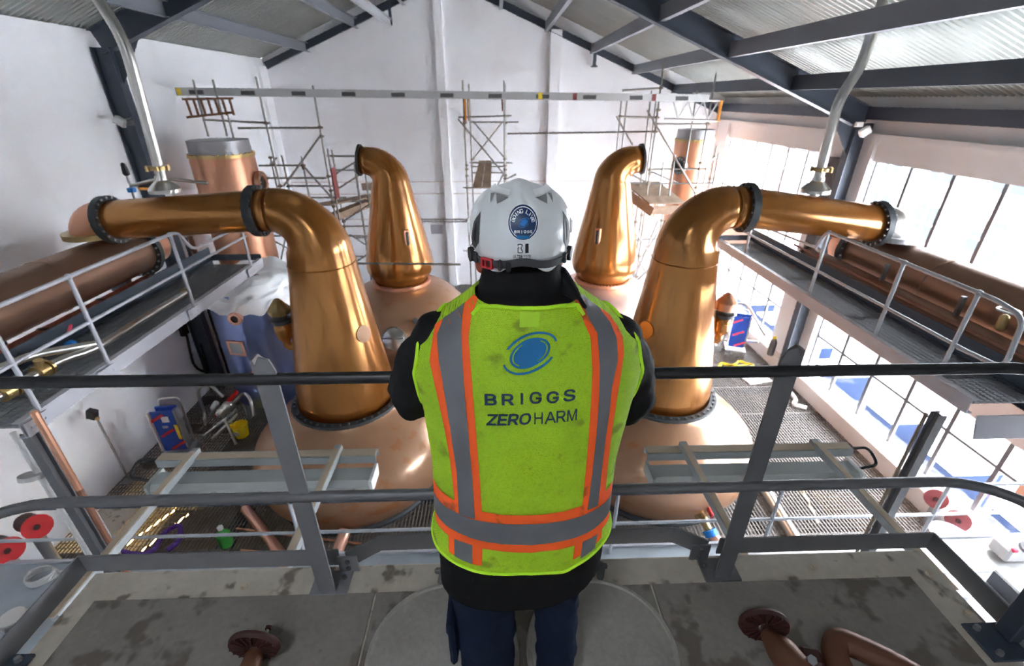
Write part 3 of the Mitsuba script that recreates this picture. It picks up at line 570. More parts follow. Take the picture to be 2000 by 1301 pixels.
def vent(pts, xb, zb, lab):
    t = thing('vent_pipe', lab, 'pipe')
    part(t, 'riser', pipe(pts, 0.072, 0.28, 20, 8), 'stainless', True)
    part(t, 'base_cone', lathe([(0.21, zb - 0.08), (0.21, zb - 0.03), (0.19, zb), (0.085, zb + 0.10), (0.08, zb + 0.16)], 36, (xb, 7.35, 0)), 'stainless', 30)
    part(t, 'clamp_flange', disc((xb, 7.35, zb + 0.27), (0, 0, 1), 0.135, 0.05, 24), 'brass')
    for a in range(6): part(t, 'clamp_bolt', disc((xb + 0.15 * math.cos(a * PI / 3), 7.35 + 0.15 * math.sin(a * PI / 3), zb + 0.27), (0, 0, 1), 0.022, 0.07, 6), 'brass', False)
vent([(-5.02, 7.35, 0.75), (-4.90, 7.35, 2.72), (-5.14, 7.35, 3.34), (-5.16, 7.35, 4.3)], -5.02, 0.83, 'tall stainless vent pipe rising from the left arm to the roof')
vent([(5.02, 7.35, 0.65), (4.98, 7.35, 2.02), (5.16, 7.35, 2.40), (5.20, 7.35, 3.2)], 5.02, 0.77, 'stainless vent pipe rising from the right arm to the roof')
t = thing('instrument_cluster', 'small gauge and tubing behind the end of the left arm', 'gauge')
part(t, 'stem', tube((-5.82, 7.75, 0.0), (-5.80, 7.75, 0.95), 0.02), 'dull_steel'); part(t, 'head', chain([[((-5.80, 7.75, 0.98), 0.05), ((-5.80, 7.75, 1.1), 0.035)]], 0.02, 3), 'black', True)
part(t, 'blue_fitting', disc((-5.81, 7.75, 0.72), (0, 0, 1), 0.06, 0.06, 16), 'bright_blue'); part(t, 'tubing', pipe([(-5.80, 7.75, 0.78), (-5.3, 7.75, 0.90), (-4.6, 7.75, 0.82)], 0.025, 0.2), 'stainless', True)

def walkway(x_in, x_out, y0, y1, s, rails, lab):
    t = thing('walkway', lab, 'walkway'); z = -0.85; xm, w = (x_in + x_out) / 2, abs(x_out - x_in); n = 0
    gb = cat(*[box((0, (k - 12) * 0.04, -0.012), (w, 0.010, 0.025)) for k in range(25)], *[box(((k - 4.5) * w / 10, 0, -0.006), (0.006, 1.0, 0.012)) for k in range(10)])
    G = mikit.ply(gb, 'mat_walk_grating', False); yy = y0 + 0.5
    while yy < y1: part(t, 'deck_panel', {**G, 'to_world': T().translate([xm, yy, z])}, 'walk_grating'); yy += 1.0
    part(t, 'stringer', cbeam((x_in, y0, z - 0.05), (x_in, y1, z - 0.05), 0.18, 0.07, 0.01, side=-1 if s < 0 else 1), 'stringer', False)
    part(t, 'stringer', cbeam((x_out, y0, z - 0.05), (x_out, y1, z - 0.05), 0.18, 0.07, 0.01, side=1 if s < 0 else -1), 'navy_steel', False)
    part(t, 'outer_kickplate', bar((x_out, y0, z + 0.15), (x_out, y1, z + 0.15), 0.012, 0.24), 'toe_blue', False)
    part(t, 'end_kickplate', bx(min(x_in, x_out), max(x_in, x_out), y1 - 0.01, y1, z, z + 0.12), 'toe_blue', False)
    k = z
    for y in np.arange(y0 + 0.5, y1, 1.6): part(t, 'cross_beam', bx(min(x_in, x_out), max(x_in, x_out), y - 0.03, y + 0.03, z - 0.14, z - 0.03), 'stringer', False)
    return t
lw = walkway(-4.70, -5.68, 3.75, 9.0, -1, None, 'grey steel walkway with handrail along the left wall')
m = 'stringer'
part(lw, 'top_rail', sweep(bend([(-4.70, 2.6, 0.28), (-4.70, 6.85, 0.28), (-4.70, 7.05, -0.06), (-4.70, 8.65, -0.06), (-5.6, 8.75, -0.06)], 0.14, 6), 0.024, 12), m, True)
part(lw, 'mid_rail', sweep(bend([(-4.70, 2.6, -0.27), (-4.70, 6.7, -0.27), (-4.70, 8.65, -0.27)], 0.1), 0.020, 10), m, True)
for y, zt in ((3.98, 0.28), (4.92, 0.28), (6.68, 0.28), (8.55, -0.06)):
    p = part(lw, 'post', tube((-4.70, y, -0.98), (-4.70, y, zt), 0.024), m); part(p, 'ball', trimesh.creation.icosphere(2, 0.036).apply_translation((-4.70, y, zt)), m, True)
    part(p, 'foot_plate', cat(box((-4.66, y - 0.10, -0.90), (0.012, 0.26, 0.15)), *[disc((-4.65, y - 0.1 + u, -0.90), (1, 0, 0), 0.012, 0.02, 6) for u in (-0.08, 0.08)]), m, False)
rw = walkway(4.98, 5.72, 3.85, 10.1, 1, None, 'grey steel walkway with handrail in front of the windows')
part(rw, 'top_rail', sweep(bend([(5.06, 7.0, -0.10), (5.06, 6.86, 0.20), (5.06, 4.15, 0.19), (5.06, 3.86, 0.13), (5.06, 3.80, -0.40), (5.06, 4.30, -0.43)], 0.12, 6), 0.024, 12), 'light_rail', True)
part(rw, 'mid_rail', sweep(bend([(5.06, 4.2, -0.42), (5.06, 9.3, -0.42)], 0.1), 0.020, 10), 'light_rail', True)
part(rw, 'low_top_rail', sweep(bend([(5.06, 7.0, -0.10), (5.06, 9.5, -0.20)], 0.1), 0.020, 10), 'light_rail', True)
for y, zt in ((4.36, 0.19), (5.36, 0.19), (6.82, 0.19), (9.0, -0.17)):
    p = part(rw, 'post', tube((5.06, y, -0.98), (5.06, y, zt), 0.024), 'light_rail'); part(p, 'ball', trimesh.creation.icosphere(2, 0.036).apply_translation((5.06, y, zt)), 'light_rail', True)
solo('gate_rail', 'grey looped end rail at the near end of the right walkway', 'railing', sweep(bend([(5.9, 3.62, 0.13), (5.14, 3.62, 0.13), (5.14, 3.62, -0.42), (5.9, 3.62, -0.42)], 0.10, 6), 0.024, 12), 'light_rail', True)
t = thing('pipe_manifold', 'stainless pipe with brass valves lying on the left walkway', 'pipe')
part(t, 'pipe', pipe([(-5.05, 7.1, -0.77), (-5.05, 5.2, -0.77), (-5.2, 4.85, -0.74), (-5.2, 3.9, -0.74), (-5.3, 3.8, -0.6)], 0.05, 0.12), 'stainless', True)
part(t, 'branch', pipe([(-5.06, 5.25, -0.72), (-5.35, 4.75, -0.60), (-5.5, 4.3, -0.60)], 0.045, 0.1), 'stainless', True)
for y in (4.62, 4.2): q = part(t, 'valve', cat(disc((-5.2, y, -0.74), (0, 1, 0), 0.085, 0.11, 20), disc((-5.2, y + 0.09, -0.74), (0, 1, 0), 0.095, 0.03, 20)), 'gold'); part(q, 'valve_bonnet', disc((-5.17, y, -0.64), (0.2, 0, 1), 0.045, 0.10, 14), 'gold')
part(t, 'red_lever', bar((-5.32, 5.25, -0.56), (-5.42, 5.42, -0.54), 0.03, 0.02), 'pink_strap', False); part(t, 'blue_collar', disc((-5.26, 5.15, -0.68), (0, 1, 0), 0.055, 0.06, 16), 'bright_blue')
part(t, 'end_cap', disc((-5.05, 7.1, -0.77), (0, 1, 0), 0.07, 0.05, 20), 'brass')
for x, lab in ((-4.78, 'dark steel column carrying the near end of the left walkway'), (4.70, 'dark steel column carrying the near end of the right walkway')):
    solo('steel_column', lab, 'column', ibeam((x, 3.86, -3.5), (x, 3.86, -0.99), 0.10, 0.10, 0.012, 0.01, up=(0, 1, 0)), 'rail_grey', False)
t = thing('riser_pipe', 'rusty copper riser pipe beside the left walkway column', 'pipe'); part(t, 'upper_length', tube((-4.57, 3.82, -1.75), (-4.57, 3.82, -0.72), 0.035), 'raw_copper'); part(t, 'lower_length', tube((-4.57, 3.82, -3.5), (-4.57, 3.82, -1.75), 0.034), 'rust')
t = thing('conduit', 'white conduit with round box left of the left walkway column', 'conduit'); part(t, 'tube', tube((-4.94, 3.86, -3.5), (-4.94, 3.86, -1.0), 0.028), 'white'); part(t, 'junction_box', disc((-4.97, 3.82, -1.55), (0, 0.3, 1), 0.11, 0.05, 20), 'alu')
solo('conduit', 'thin brass coloured conduit beside the right walkway column', 'conduit', tube((4.58, 3.88, -3.5), (4.58, 3.88, -1.0), 0.02), 'coupler')
solo('lifting_flap', 'pale folded metal flap at the near end of the right walkway', 'plate', cat(rot(rbox((5.40, 3.72, -1.06), (0.86, 0.02, 0.26), 0.004), -18, (1, 0, 0), (5.4, 3.72, -1.0))), 'stringer', False)

# ---------------------------------------------------------------- lower deck behind the platform, with its railing
ld = struct('lower_deck', bx(XL, XR, -2.0, 4.26, -3.6, -3.5), 'deck', 'blue grey steel plate deck below the platform', False)
part(ld, 'edge_channel', bx(XL, XR, 4.26, 4.30, -4.75, -3.46), 'stringer', False)
part(ld, 'chequer_plate', bx(3.2, XR - 0.1, 3.75, 4.24, -3.5, -3.485), 'alu', False)
t = thing('deck_railing', 'light grey tube railing along the edge of the lower deck', 'railing')
part(t, 'top_rail', tube((-7.3, 4.2, -2.43), (7.6, 4.2, -2.40), 0.022), 'navy_steel'); part(t, 'mid_rail', tube((-7.3, 4.2, -2.98), (7.6, 4.2, -2.92), 0.022), 'light_rail')
for x in (-6.9, -4.99, -2.62, -0.6, 1.47, 3.57, 5.75, 7.4): part(t, 'post', tube((x, 4.2, -3.5), (x, 4.2, -2.41), 0.024), 'light_rail')

# ---------------------------------------------------------------- copper columns at the back, wrapped tank
def column_vessel(x, y, r, z0, zt, lab, port):
    t = thing('column_vessel', lab, 'vessel')
    part(t, 'shell', lathe([(r, FZ), (r, zt - 0.42), (r * 0.97, zt - 0.36), (r * 0.97, zt - 0.30)], 56, (x, y, 0)), 'raw_copper', 30)
    part(t, 'gold_flange', lathe([(r * 0.9, zt - 0.36), (r * 1.03, zt - 0.36), (r * 1.03, zt - 0.29), (r * 0.9, zt - 0.29)], 56, (x, y, 0)), 'gold', 30)
    part(t, 'lid', lathe([(r * 0.95, zt - 0.29), (r * 0.94, zt), (1e-4, zt + 0.02)], 56, (x, y, 0)), 'dull_steel', 30)
    b = part(t, 'bolt_row', bolts((x, y, zt - 0.31), (0, 0, 1), r * 0.985, 26, 0.03, 0.08), 'gold', False, kind='stuff')
    f = V(port) - V([x, y, port[2]]); f /= np.linalg.norm(f)
    part(t, 'port_flange', disc(V([x, y, port[2]]) + f * (r + 0.06), f, 0.27, 0.10, 32, 0.16), 'bolt' if x > 0 else 'raw_copper'); part(t, 'port_neck', sweep([V([x, y, port[2]]) + f * (r - 0.1), V([x, y, port[2]]) + f * (r + 0.06)], 0.2, 24), 'black')
    part(t, 'port_bolts', bolts(V([x, y, port[2]]) + f * (r + 0.12), f, 0.225, 14, 0.02, 0.05), 'stainless', False, kind='stuff')
    return t
column_vessel(-6.42, 11.7, 0.68, FZ, 1.17, 'tall copper column vessel with grey lid in the back left corner', (-5.5, 11.75, 0.2))
column_vessel(6.52, 16.2, 0.62, FZ, 1.12, 'copper column vessel with grey lid in the back right corner behind the scaffold', (5.9, 15.7, 0.05))
t = thing('wrapped_tank', 'cylindrical tank wrapped in shiny blue film with clear plastic over its top', 'tank')
tx, ty, tr = -5.42, 9.75, 0.94
part(t, 'shell', lathe([(tr, FZ + 0.5), (tr, -1.62), (tr - 0.05, -1.55)], 72, (tx, ty, 0)), 'wrap', 40)
for a in (-2.3, -0.8, 0.75, 2.3): part(t, 'leg', tube((tx + 0.86 * math.cos(a), ty + 0.86 * math.sin(a), FZ), (tx + 0.86 * math.cos(a), ty + 0.86 * math.sin(a), FZ + 0.9), 0.06), 'light_rail')
v = lathe(curve([(tr + 0.05, -1.92), (tr + 0.06, -1.72), (tr + 0.02, -1.50), (tr - 0.10, -1.36), (0.5, -1.31), (1e-3, -1.33)], 26), 96, (tx, ty, 0))
q = v.vertices - V([tx, ty, 0]); nz = meshkit.fbm(v.vertices * V([4, 4, 9.0]), 4, 3) - 0.5; hem = np.clip((-1.6 - v.vertices[:, 2]) / 0.3, 0, 1)
v.vertices += (q * V([1, 1, 0])) * (nz[:, None] * 0.22) + np.stack([nz * 0, nz * 0, nz * 0.30 + hem * 0.40 * (meshkit.noise(v.vertices * V([3, 3, 0.0]), 5) - 0.55)], 1)
part(t, 'plastic_cover', v, 'plastic_sheet', True)
part(t, 'black_strap', cat(bar((-5.55, 9.2, -1.27), (-5.30, 9.12, -1.27), 0.05, 0.012), bar((-5.30, 9.12, -1.27), (-5.02, 9.32, -1.27), 0.05, 0.012)), 'black', False)
def on_tank(a, z, off=0.0): return V([tx + (tr + off) * math.sin(a), ty - (tr + off) * math.cos(a), z])
for a, z in ((0.0, -2.02), (0.14, -3.36)):
    f = V([math.sin(a), -math.cos(a), 0]); p = part(t, 'nozzle', disc(on_tank(a, z, 0.05), f, 0.135, 0.10, 28, 0.075), 'copper_pipe'); part(p, 'nozzle_bore', disc(on_tank(a, z, 0.02), f, 0.075, 0.08, 20), 'black')
a = -0.22; p0 = on_tank(a, -2.75, 0.012); e = V([math.cos(a), math.sin(a), 0])
part(t, 'name_plate', bar(p0 - e * 0.15, p0 + e * 0.15, 0.012, 0.26), 'dull_steel', False)
part(t, 'plate_frame', cat(*[bar(p0 - e * 0.19 + V([0, 0, u]), p0 + e * 0.19 + V([0, 0, u]), 0.03, 0.045) for u in (-0.15, 0.15)], *[bar(p0 + e * u + V([0, 0, -0.17]), p0 + e * u + V([0, 0, 0.17]), 0.03, 0.045, up=(1, 0, 0)) for u in (-0.17, 0.17)]), 'copper_pipe', False)

# ---------------------------------------------------------------- scaffolding
SR = 0.0242
def scaffold(name, lab, segs, extra=None):
    t = thing(name, lab, 'scaffold'); ends = []
    for kind, p, q in segs:
        if kind == 'standard' and abs(p[0] - q[0]) < 0.12: q = (p[0], p[1], q[2])
        part(t, kind, tube(p, q, SR, 8), 'scaffold'); ends.append((kind, V(p, float), V(q, float)))
    C = mikit.ply(cat(rbox((0, 0, 0), (0.085, 0.085, 0.07), 0.015), disc((0.05, 0, 0), (1, 0, 0), 0.015, 0.05, 6)), 'mat_coupler', 30)
    for k, p, q in ends:
        if k == 'standard': continue
        for e in (p, q):
            for k2, a, b in ends:
                if k2 != 'standard': continue
                lo, hi = sorted((a[2], b[2]))
                if lo <= e[2] <= hi and 0 <= 1 and abs(e[0] - a[0]) < 0.3 and abs(e[1] - a[1]) < 0.75:
                    part(t, 'coupler', {**C, 'to_world': T().translate([float(a[0]), float(a[1]), float(e[2])])}, 'coupler'); break
    return t
def board(t, corners, th=0.04, n=3):
    a, b, c, d = [V(x, float) for x in corners]
    for k in range(n):
        f0, f1 = (k + 0.03) / n, (k + 0.97) / n; q = [a + (b - a) * f0, a + (b - a) * f1, d + (c - d) * f1, d + (c - d) * f0]
        vs = V(q + [x - V([0, 0, th]) for x in q]); part(t, 'board', m_box8(vs), 'wood', False)
def m_box8(v): return trimesh.convex.convex_hull(trimesh.Trimesh(v, [[0, 1, 2]], process=False).vertices)
S_, L_, B_, X_ = 'standard', 'ledger', 'brace', 'transom'
s1 = scaffold('scaffold_tower', 'tall tube scaffold between the back left copper column and the back left still', [
    (S_, (-5.60, 12.5, 2.47), (-5.60, 12.5, FZ)), (S_, (-4.46, 12.9, 2.3), (-4.46, 12.9, FZ)), (L_, (-6.3, 12.5, 1.37), (-4.3, 12.6, 1.37)), (L_, (-7.37, 13.0, 1.54), (-5.5, 12.5, 1.48)),
    (B_, (-4.48, 12.85, 1.16), (-5.50, 12.5, 0.0)), (L_, (-6.9, 12.55, 0.20), (-4.42, 12.6, 0.18)), (S_, (-4.50, 13.3, 0.82), (-4.50, 13.3, FZ)),
    (S_, (-6.18, 13.6, 0.58), (-6.18, 13.6, FZ)), (S_, (-5.86, 13.6, 0.63), (-5.80, 13.6, FZ)), (S_, (-5.34, 13.6, 0.60), (-5.30, 13.6, FZ)), (L_, (-6.54, 13.6, 0.37), (-5.30, 13.6, 0.37)),
    (X_, (-5.97, 13.5, 0.58), (-6.18, 13.6, 0.41)), (L_, (-5.85, 13.6, -0.18), (-4.5, 13.6, -0.18)), (L_, (-6.47, 13.6, -2.5), (-4.3, 13.6, -2.52)), (L_, (-6.71, 13.6, -1.59), (-5.2, 13.6, -1.59)),
    (B_, (-7.09, 13.6, -1.44), (-5.9, 13.6, -2.2)), (B_, (-6.2, 13.6, -1.5), (-6.7, 13.6, -2.7)), (L_, (-6.2, 13.6, -0.5), (-4.3, 13.6, -0.5)), (B_, (-5.3, 13.6, 0.3), (-4.5, 13.3, -0.6))])
part(s1, 'orange_sheet', bx(-4.42, -4.40, 13.05, 13.35, -0.45, 0.35), 'maroon', False)
s2 = scaffold('scaffold_tower', 'lower tube scaffold with timber boards behind the back left still', [
    (L_, (-4.89, 14.3, 0.54), (-3.9, 14.3, 0.53)), (L_, (-4.87, 14.3, 0.15), (-3.7, 14.3, 0.15)), (S_, (-4.72, 14.3, 0.7), (-4.78, 14.3, FZ)), (S_, (-4.12, 14.3, 0.31), (-4.12, 14.3, FZ)), (S_, (-3.86, 14.3, 0.25), (-3.86, 14.3, FZ)),
    (B_, (-4.70, 14.3, 0.06), (-4.05, 14.3, 0.40)), (B_, (-4.68, 14.3, -0.35), (-3.86, 14.3, 0.12)), (L_, (-4.7, 14.3, -1.5), (-3.8, 14.3, -1.5)), (L_, (-4.7, 14.3, -1.8), (-3.8, 14.3, -1.8)), (L_, (-4.7, 14.3, -2.45), (-3.8, 14.3, -2.47)),
    (B_, (-3.8, 14.3, -0.8), (-4.75, 14.3, -1.35)), (B_, (-4.6, 14.3, -1.75), (-3.85, 14.3, -2.3)), (B_, (-3.86, 14.3, -2.2), (-4.7, 14.3, -2.75)), (L_, (-5.0, 14.3, -0.75), (-3.6, 14.3, -0.75)), (L_, (-4.75, 15.2, -2.1), (-3.6, 15.2, -2.1)), (S_, (-4.4, 15.2, 0.2), (-4.4, 15.2, FZ)), (B_, (-4.4, 15.2, -2.9), (-3.7, 14.3, -1.9))])
board(s2, [(-5.45, 13.75, -0.72), (-4.85, 13.75, -0.72), (-3.45, 15.3, -0.70), (-4.05, 15.3, -0.70)]); board(s2, [(-5.3, 13.65, -1.1), (-5.0, 13.65, -1.1), (-3.7, 15.0, -0.75), (-4.0, 15.0, -0.75)], 0.2, 1)
part(s2, 'end_board', bar((-4.35, 15.5, -0.52), (-3.4, 15.5, -0.50), 0.04, 0.22), 'wood', False)
s3 = scaffold('scaffold_tower', 'narrow tube scaffold tower against the middle of the white gable wall', [
    (S_, (-1.0, 16.0, 2.51), (-1.0, 16.0, FZ)), (S_, (-0.85, 16.7, 2.43), (-0.85, 16.7, FZ)), (S_, (0.26, 16.0, 2.5), (0.26, 16.0, FZ)), (S_, (0.30, 16.7, 2.43), (0.30, 16.7, FZ)), (L_, (-1.18, 16, 1.49), (0.48, 16, 1.53)), (L_, (-0.86, 16.7, 1.32), (0.74, 16.7, 1.32)),
    (B_, (-1.19, 15.95, 1.44), (0.26, 15.95, -0.24)), (B_, (-0.77, 16.65, 1.36), (0.24, 16.65, 0.25)), (B_, (0.19, 16.75, 1.29), (-0.82, 16.75, 0.16)), (L_, (-0.92, 16.7, 0.06), (0.53, 16.7, 0.05)), (L_, (-0.9, 16.7, -0.06), (0.24, 16.7, -0.07)), (L_, (-0.85, 16.7, -0.27), (0.21, 16.7, -0.27)),
    (L_, (-1.14, 16, -0.65), (0.3, 16, -0.66)), (B_, (-0.03, 15.95, -0.66), (0.29, 15.95, -0.09)), (B_, (0.32, 15.95, -0.36), (0.64, 15.95, -0.22)), (L_, (-1.17, 16, -1.73), (0.33, 16, -1.74)), (L_, (-1.23, 16, -2.82), (0.32, 16, -2.84)), (B_, (-0.88, 16, -2.9), (0.5, 16, -4.6)), (B_, (0.3, 16.7, -1.7), (-0.85, 16.7, -2.9)),
    (L_, (-3.36, 16, -1.69), (-1.17, 16, -1.71))])
board(s3, [(-0.82, 15.95, -0.62), (-0.19, 15.95, -0.62), (-0.17, 16.75, 0.12), (-0.60, 16.75, 0.12)], 0.04, 2)
part(s3, 'toe_frame', rbox((-0.86, 16.2, 1.7), (0.05, 0.5, 0.62), 0.01), 'wood', False); part(s3, 'orange_edge', rbox((-0.95, 15.95, 1.7), (0.06, 0.05, 0.62), 0.01), 'orange_paint', False); part(s3, 'toe_frame', rbox((0.20, 16.1, 1.84), (0.05, 0.2, 0.36), 0.01), 'rust', False)
s4 = scaffold('scaffold_tower', 'tall tube scaffold in front of the back right copper column', [
    (S_, (4.31, 13.5, 2.94), (4.31, 13.5, FZ)), (S_, (4.20, 13.9, 2.2), (4.20, 13.9, FZ)), (S_, (4.45, 14.2, 1.99), (4.45, 14.2, FZ)), (S_, (5.71, 13.5, 2.6), (5.71, 13.5, -0.5)), (S_, (5.56, 14.2, 2.21), (5.56, 14.2, 0.1)), (L_, (4.3, 13.5, 1.40), (5.75, 13.5, 1.40)), (L_, (3.3, 13.5, 2.2), (4.36, 13.5, 2.26)), (L_, (3.4, 13.55, 1.58), (4.3, 13.55, 1.56)),
    (B_, (4.01, 13.45, 1.74), (5.69, 13.45, -0.4)), (S_, (4.96, 13.5, 0.62), (4.96, 13.5, -0.5)), (S_, (4.66, 13.5, 0.43), (4.66, 13.5, -0.9)), (S_, (6.40, 14.2, 0.78), (6.40, 14.2, -0.5)), (S_, (6.18, 13.5, 0.65), (6.18, 13.5, -0.5)), (S_, (5.9, 13.5, 0.39), (5.9, 13.5, -0.5)),
    (L_, (4.3, 13.5, -0.15), (6.2, 13.5, -0.14)), (L_, (4.4, 13.55, 0.24), (5.9, 13.55, 0.24)), (L_, (5.9, 13.5, 0.40), (6.42, 14.2, 0.48)), (L_, (3.6, 13.5, -0.13), (4.35, 13.5, -0.13)), (B_, (3.74, 13.5, 0.13), (4.24, 13.5, -0.11)), (B_, (4.45, 14.2, 0.13), (5.49, 14.2, -0.27)),
    (S_, (3.68, 15, 2.0), (3.68, 15, FZ)), (S_, (3.84, 15, 2.0), (3.84, 15, FZ)), (B_, (3.57, 15, 1.54), (4.15, 15, 0.75)), (L_, (0.36, 15.85, 1.02), (4.41, 13.6, 1.21)), (B_, (3.92, 13.5, -1.34), (5.03, 13.5, -2.62)), (B_, (4.74, 13.5, -1.2), (4.27, 13.5, -2.95)), (L_, (3.9, 13.5, -1.8), (4.9, 13.5, -1.74)), (L_, (3.97, 13.5, -2.44), (4.93, 13.5, -2.49)), (B_, (4.97, 13.5, -1.2), (4.43, 13.5, -2.29)), (S_, (4.85, 13.5, -0.5), (4.85, 13.5, FZ)), (S_, (4.05, 14.0, -0.3), (4.05, 14.0, FZ)),
    (B_, (4.0, 13.7, -2.0), (4.9, 13.7, -3.2)), (B_, (4.9, 13.7, -2.6), (4.1, 13.7, -3.5))])
board(s4, [(3.75, 13.95, -0.20), (4.30, 13.1, -0.62), (5.35, 13.2, -0.62), (4.85, 14.3, -0.20)]); part(s4, 'orange_edge', rbox((4.45, 13.08, -0.82), (0.05, 0.04, 0.35), 0.01), 'orange_paint', False); part(s4, 'end_board', bar((4.4, 13.05, -0.80), (5.4, 13.1, -0.80), 0.04, 0.24), 'wood', False); part(s4, 'end_board', bar((3.7, 13.95, -0.40), (4.38, 13.0, -0.85), 0.04, 0.26), 'wood', False)
part(s4, 'lattice_beam', cat(tube((4.33, 13.3, 2.0), (5.85, 13.3, 1.97), 0.03, 8), tube((4.45, 13.3, 1.53), (5.87, 13.3, 1.49), 0.03, 8), *[tube((4.62 + k * 0.2, 13.3, 1.55 if k % 2 else 1.97), (4.82 + k * 0.2, 13.3, 1.97 if k % 2 else 1.52), 0.02, 6) for k in range(6)]), 'alu', 30)
part(s4, 'orange_end', rbox((5.89, 13.3, 1.72), (0.07, 0.07, 0.52), 0.015), 'orange_paint', False)
t = thing('ladder_beam', 'long aluminium ladder beam spanning the hall from left to right', 'beam')
a, b = V([-7.41, 12.3, 2.16]), V([5.3, 12.7, 2.02])
for y in (0, 0.34): part(t, 'stile', bar(a + V([0, y, 0]), b + V([0, y, 0]), 0.03, 0.17), 'alu', False)
for k in range(42): c = a + (b - a) * (k + 0.5) / 42; part(t, 'rung', tube(c, c + V([0, 0.34, 0]), 0.018, 6), 'alu')
for k in range(11): c = a + (b - a) * (k + 0.4) / 11; part(t, 'dark_plate', bar(c - V([0.16, 0.018, 0.01]), c + V([0.16, -0.018, -0.01]), 0.006, 0.09), 'bolt', False)
for f, m in ((0.006, 'yellow'), (0.668, 'yellow'), (0.735, 'maroon'), (0.89, 'maroon')): c = a + (b - a) * f; part(t, 'colour_band', bar(c - V([0.05, 0.02, 0]), c + V([0.05, -0.02, 0]), 0.01, 0.15), m, False)
t = thing('brown_frame', 'rust brown ladder shaped frame above the grey lid of the left copper column', 'frame')
for z0, z1, x0, x1 in ((2.0, 2.02, -7.28, -6.12), (1.62, 1.72, -7.30, -6.22)): part(t, 'rail', bar((x0, 12.25, z0), (x1, 12.25, z1), 0.04, 0.05), 'rust', False)
for k in range(7): x = -7.2 + k * 0.165; part(t, 'bar', bar((x, 12.25, 2.0), (x + 0.02, 12.25, 1.66), 0.03, 0.045, up=(1, 0, 0)), 'rust', False)
for x, z in ((-6.95, 2.4), (-6.5, 2.4), (-6.36, 1.7)): part(t, 'standard', tube((x, 12.3, z), (x, 12.3, 1.2 if x < -6.4 else 0.2), SR, 8), 'scaffold')
solo('cross_tube', 'single scaffold tube crossing in front of the neck of the back left still', 'pipe', tube((-3.9, 10.6, -1.46), (-0.9, 10.6, -1.52), 0.026, 8), 'scaffold')
solo('wall_tube', 'thin horizontal tube running along the gable wall behind the back left still', 'pipe', tube((-3.0, 17.2, -2.05), (-1.1, 17.2, -2.07), 0.026, 8), 'scaffold')
solo('wall_notice', 'small faded notice on the gable wall beside the back left still', 'notice', box((-2.35, 17.79, -2.5), (0.45, 0.01, 0.35)), 'stringer', False)

# ---------------------------------------------------------------- things on the grating floor and decks
def barrier_trolley(x, y, ang, s, lab, lean=0):
    t = thing('panel_trolley', lab, 'trolley')
    def P(m): return move(rot(m, ang, (0, 0, 1)), (x, y, FZ))
    part(t, 'blue_panel', P(rot(rbox((0, 0, 0.78), (0.42, 0.05, 0.98), 0.01), lean, (1, 0, 0))), 'blue'); part(t, 'blue_panel', P(rot(rbox((0.05, 0.10, 0.83), (0.40, 0.05, 0.98), 0.01), lean, (1, 0, 0))), 'blue')
    part(t, 'grey_edge', P(rbox((0.23, 0.05, 0.80), (0.05, 0.16, 0.96), 0.01)), 'dull_steel'); part(t, 'white_edge', P(rbox((-0.24, 0.0, 0.80), (0.03, 0.12, 0.96), 0.008)), 'white')
    part(t, 'base', P(cat(rbox((0, 0.1, 0.22), (0.56, 0.55, 0.05), 0.01), *[disc((a, b, 0.09), (1, 0, 0), 0.09, 0.05, 16) for a in (-0.24, 0.24) for b in (-0.1, 0.3)])), 'dull_steel')
    for k, z in enumerate((1.12, 0.75, 0.42)): part(t, 'strap', P(bar((-0.26 + 0.1 * k, -0.035, z - 0.08), (0.02 + 0.1 * k, -0.035, z + 0.08), 0.012, 0.055)), 'pink_strap' if s > 0 else 'red', False)
    if s < 0: part(t, 'white_label', P(box((0.03, -0.03, 1.08), (0.13, 0.01, 0.14))), 'white', False); part(t, 'grey_label', P(box((-0.02, -0.03, 0.90), (0.10, 0.01, 0.06))), 'stringer', False); part(t, 'yellow_strip', P(box((0.17, -0.03, 0.75), (0.06, 0.012, 0.36))), 'yellow', False)
    part(t, 'push_bar', P(pipe([(-0.2, 0.3, 0.2), (-0.2, 0.34, 1.35), (0.2, 0.34, 1.35), (0.2, 0.3, 0.2)], 0.022, 0.1)), 'stainless', True)
barrier_trolley(-6.75, 7.68, 8, -1, 'blue panels on a trolley with red straps by the left wall', 0)
barrier_trolley(6.95, 11.7, -20, 1, 'blue panels on a trolley with pink straps by the windows', 0)
t = thing('hose_trolley', 'chromed tube trolley with red arm and hose fittings beside the blue panels', 'trolley')
part(t, 'frame', cat(pipe([(-6.6, 8.45, FZ + 0.3), (-6.75, 8.75, FZ + 0.35), (-6.75, 8.8, FZ + 1.05), (-6.45, 8.8, FZ + 1.2), (-6.2, 8.75, FZ + 0.85)], 0.035, 0.15), pipe([(-6.6, 8.30, FZ + 0.12), (-6.0, 8.75, FZ + 0.5)], 0.035), pipe([(-6.36, 8.2, FZ + 0.12), (-5.9, 8.6, FZ + 0.5)], 0.035)), 'stainless', True)
part(t, 'red_arm', bar((-6.3, 8.45, FZ + 0.55), (-5.85, 8.75, FZ + 1.0), 0.07, 0.06), 'red', False); part(t, 'pump', chain([[((-6.2, 8.5, FZ + 0.6), 0.10), ((-6.05, 8.6, FZ + 0.72), 0.12)], [((-6.35, 8.55, FZ + 0.7), 0.07), ((-6.3, 8.6, FZ + 0.78), 0.07)]], 0.03, 4), 'stainless', True)
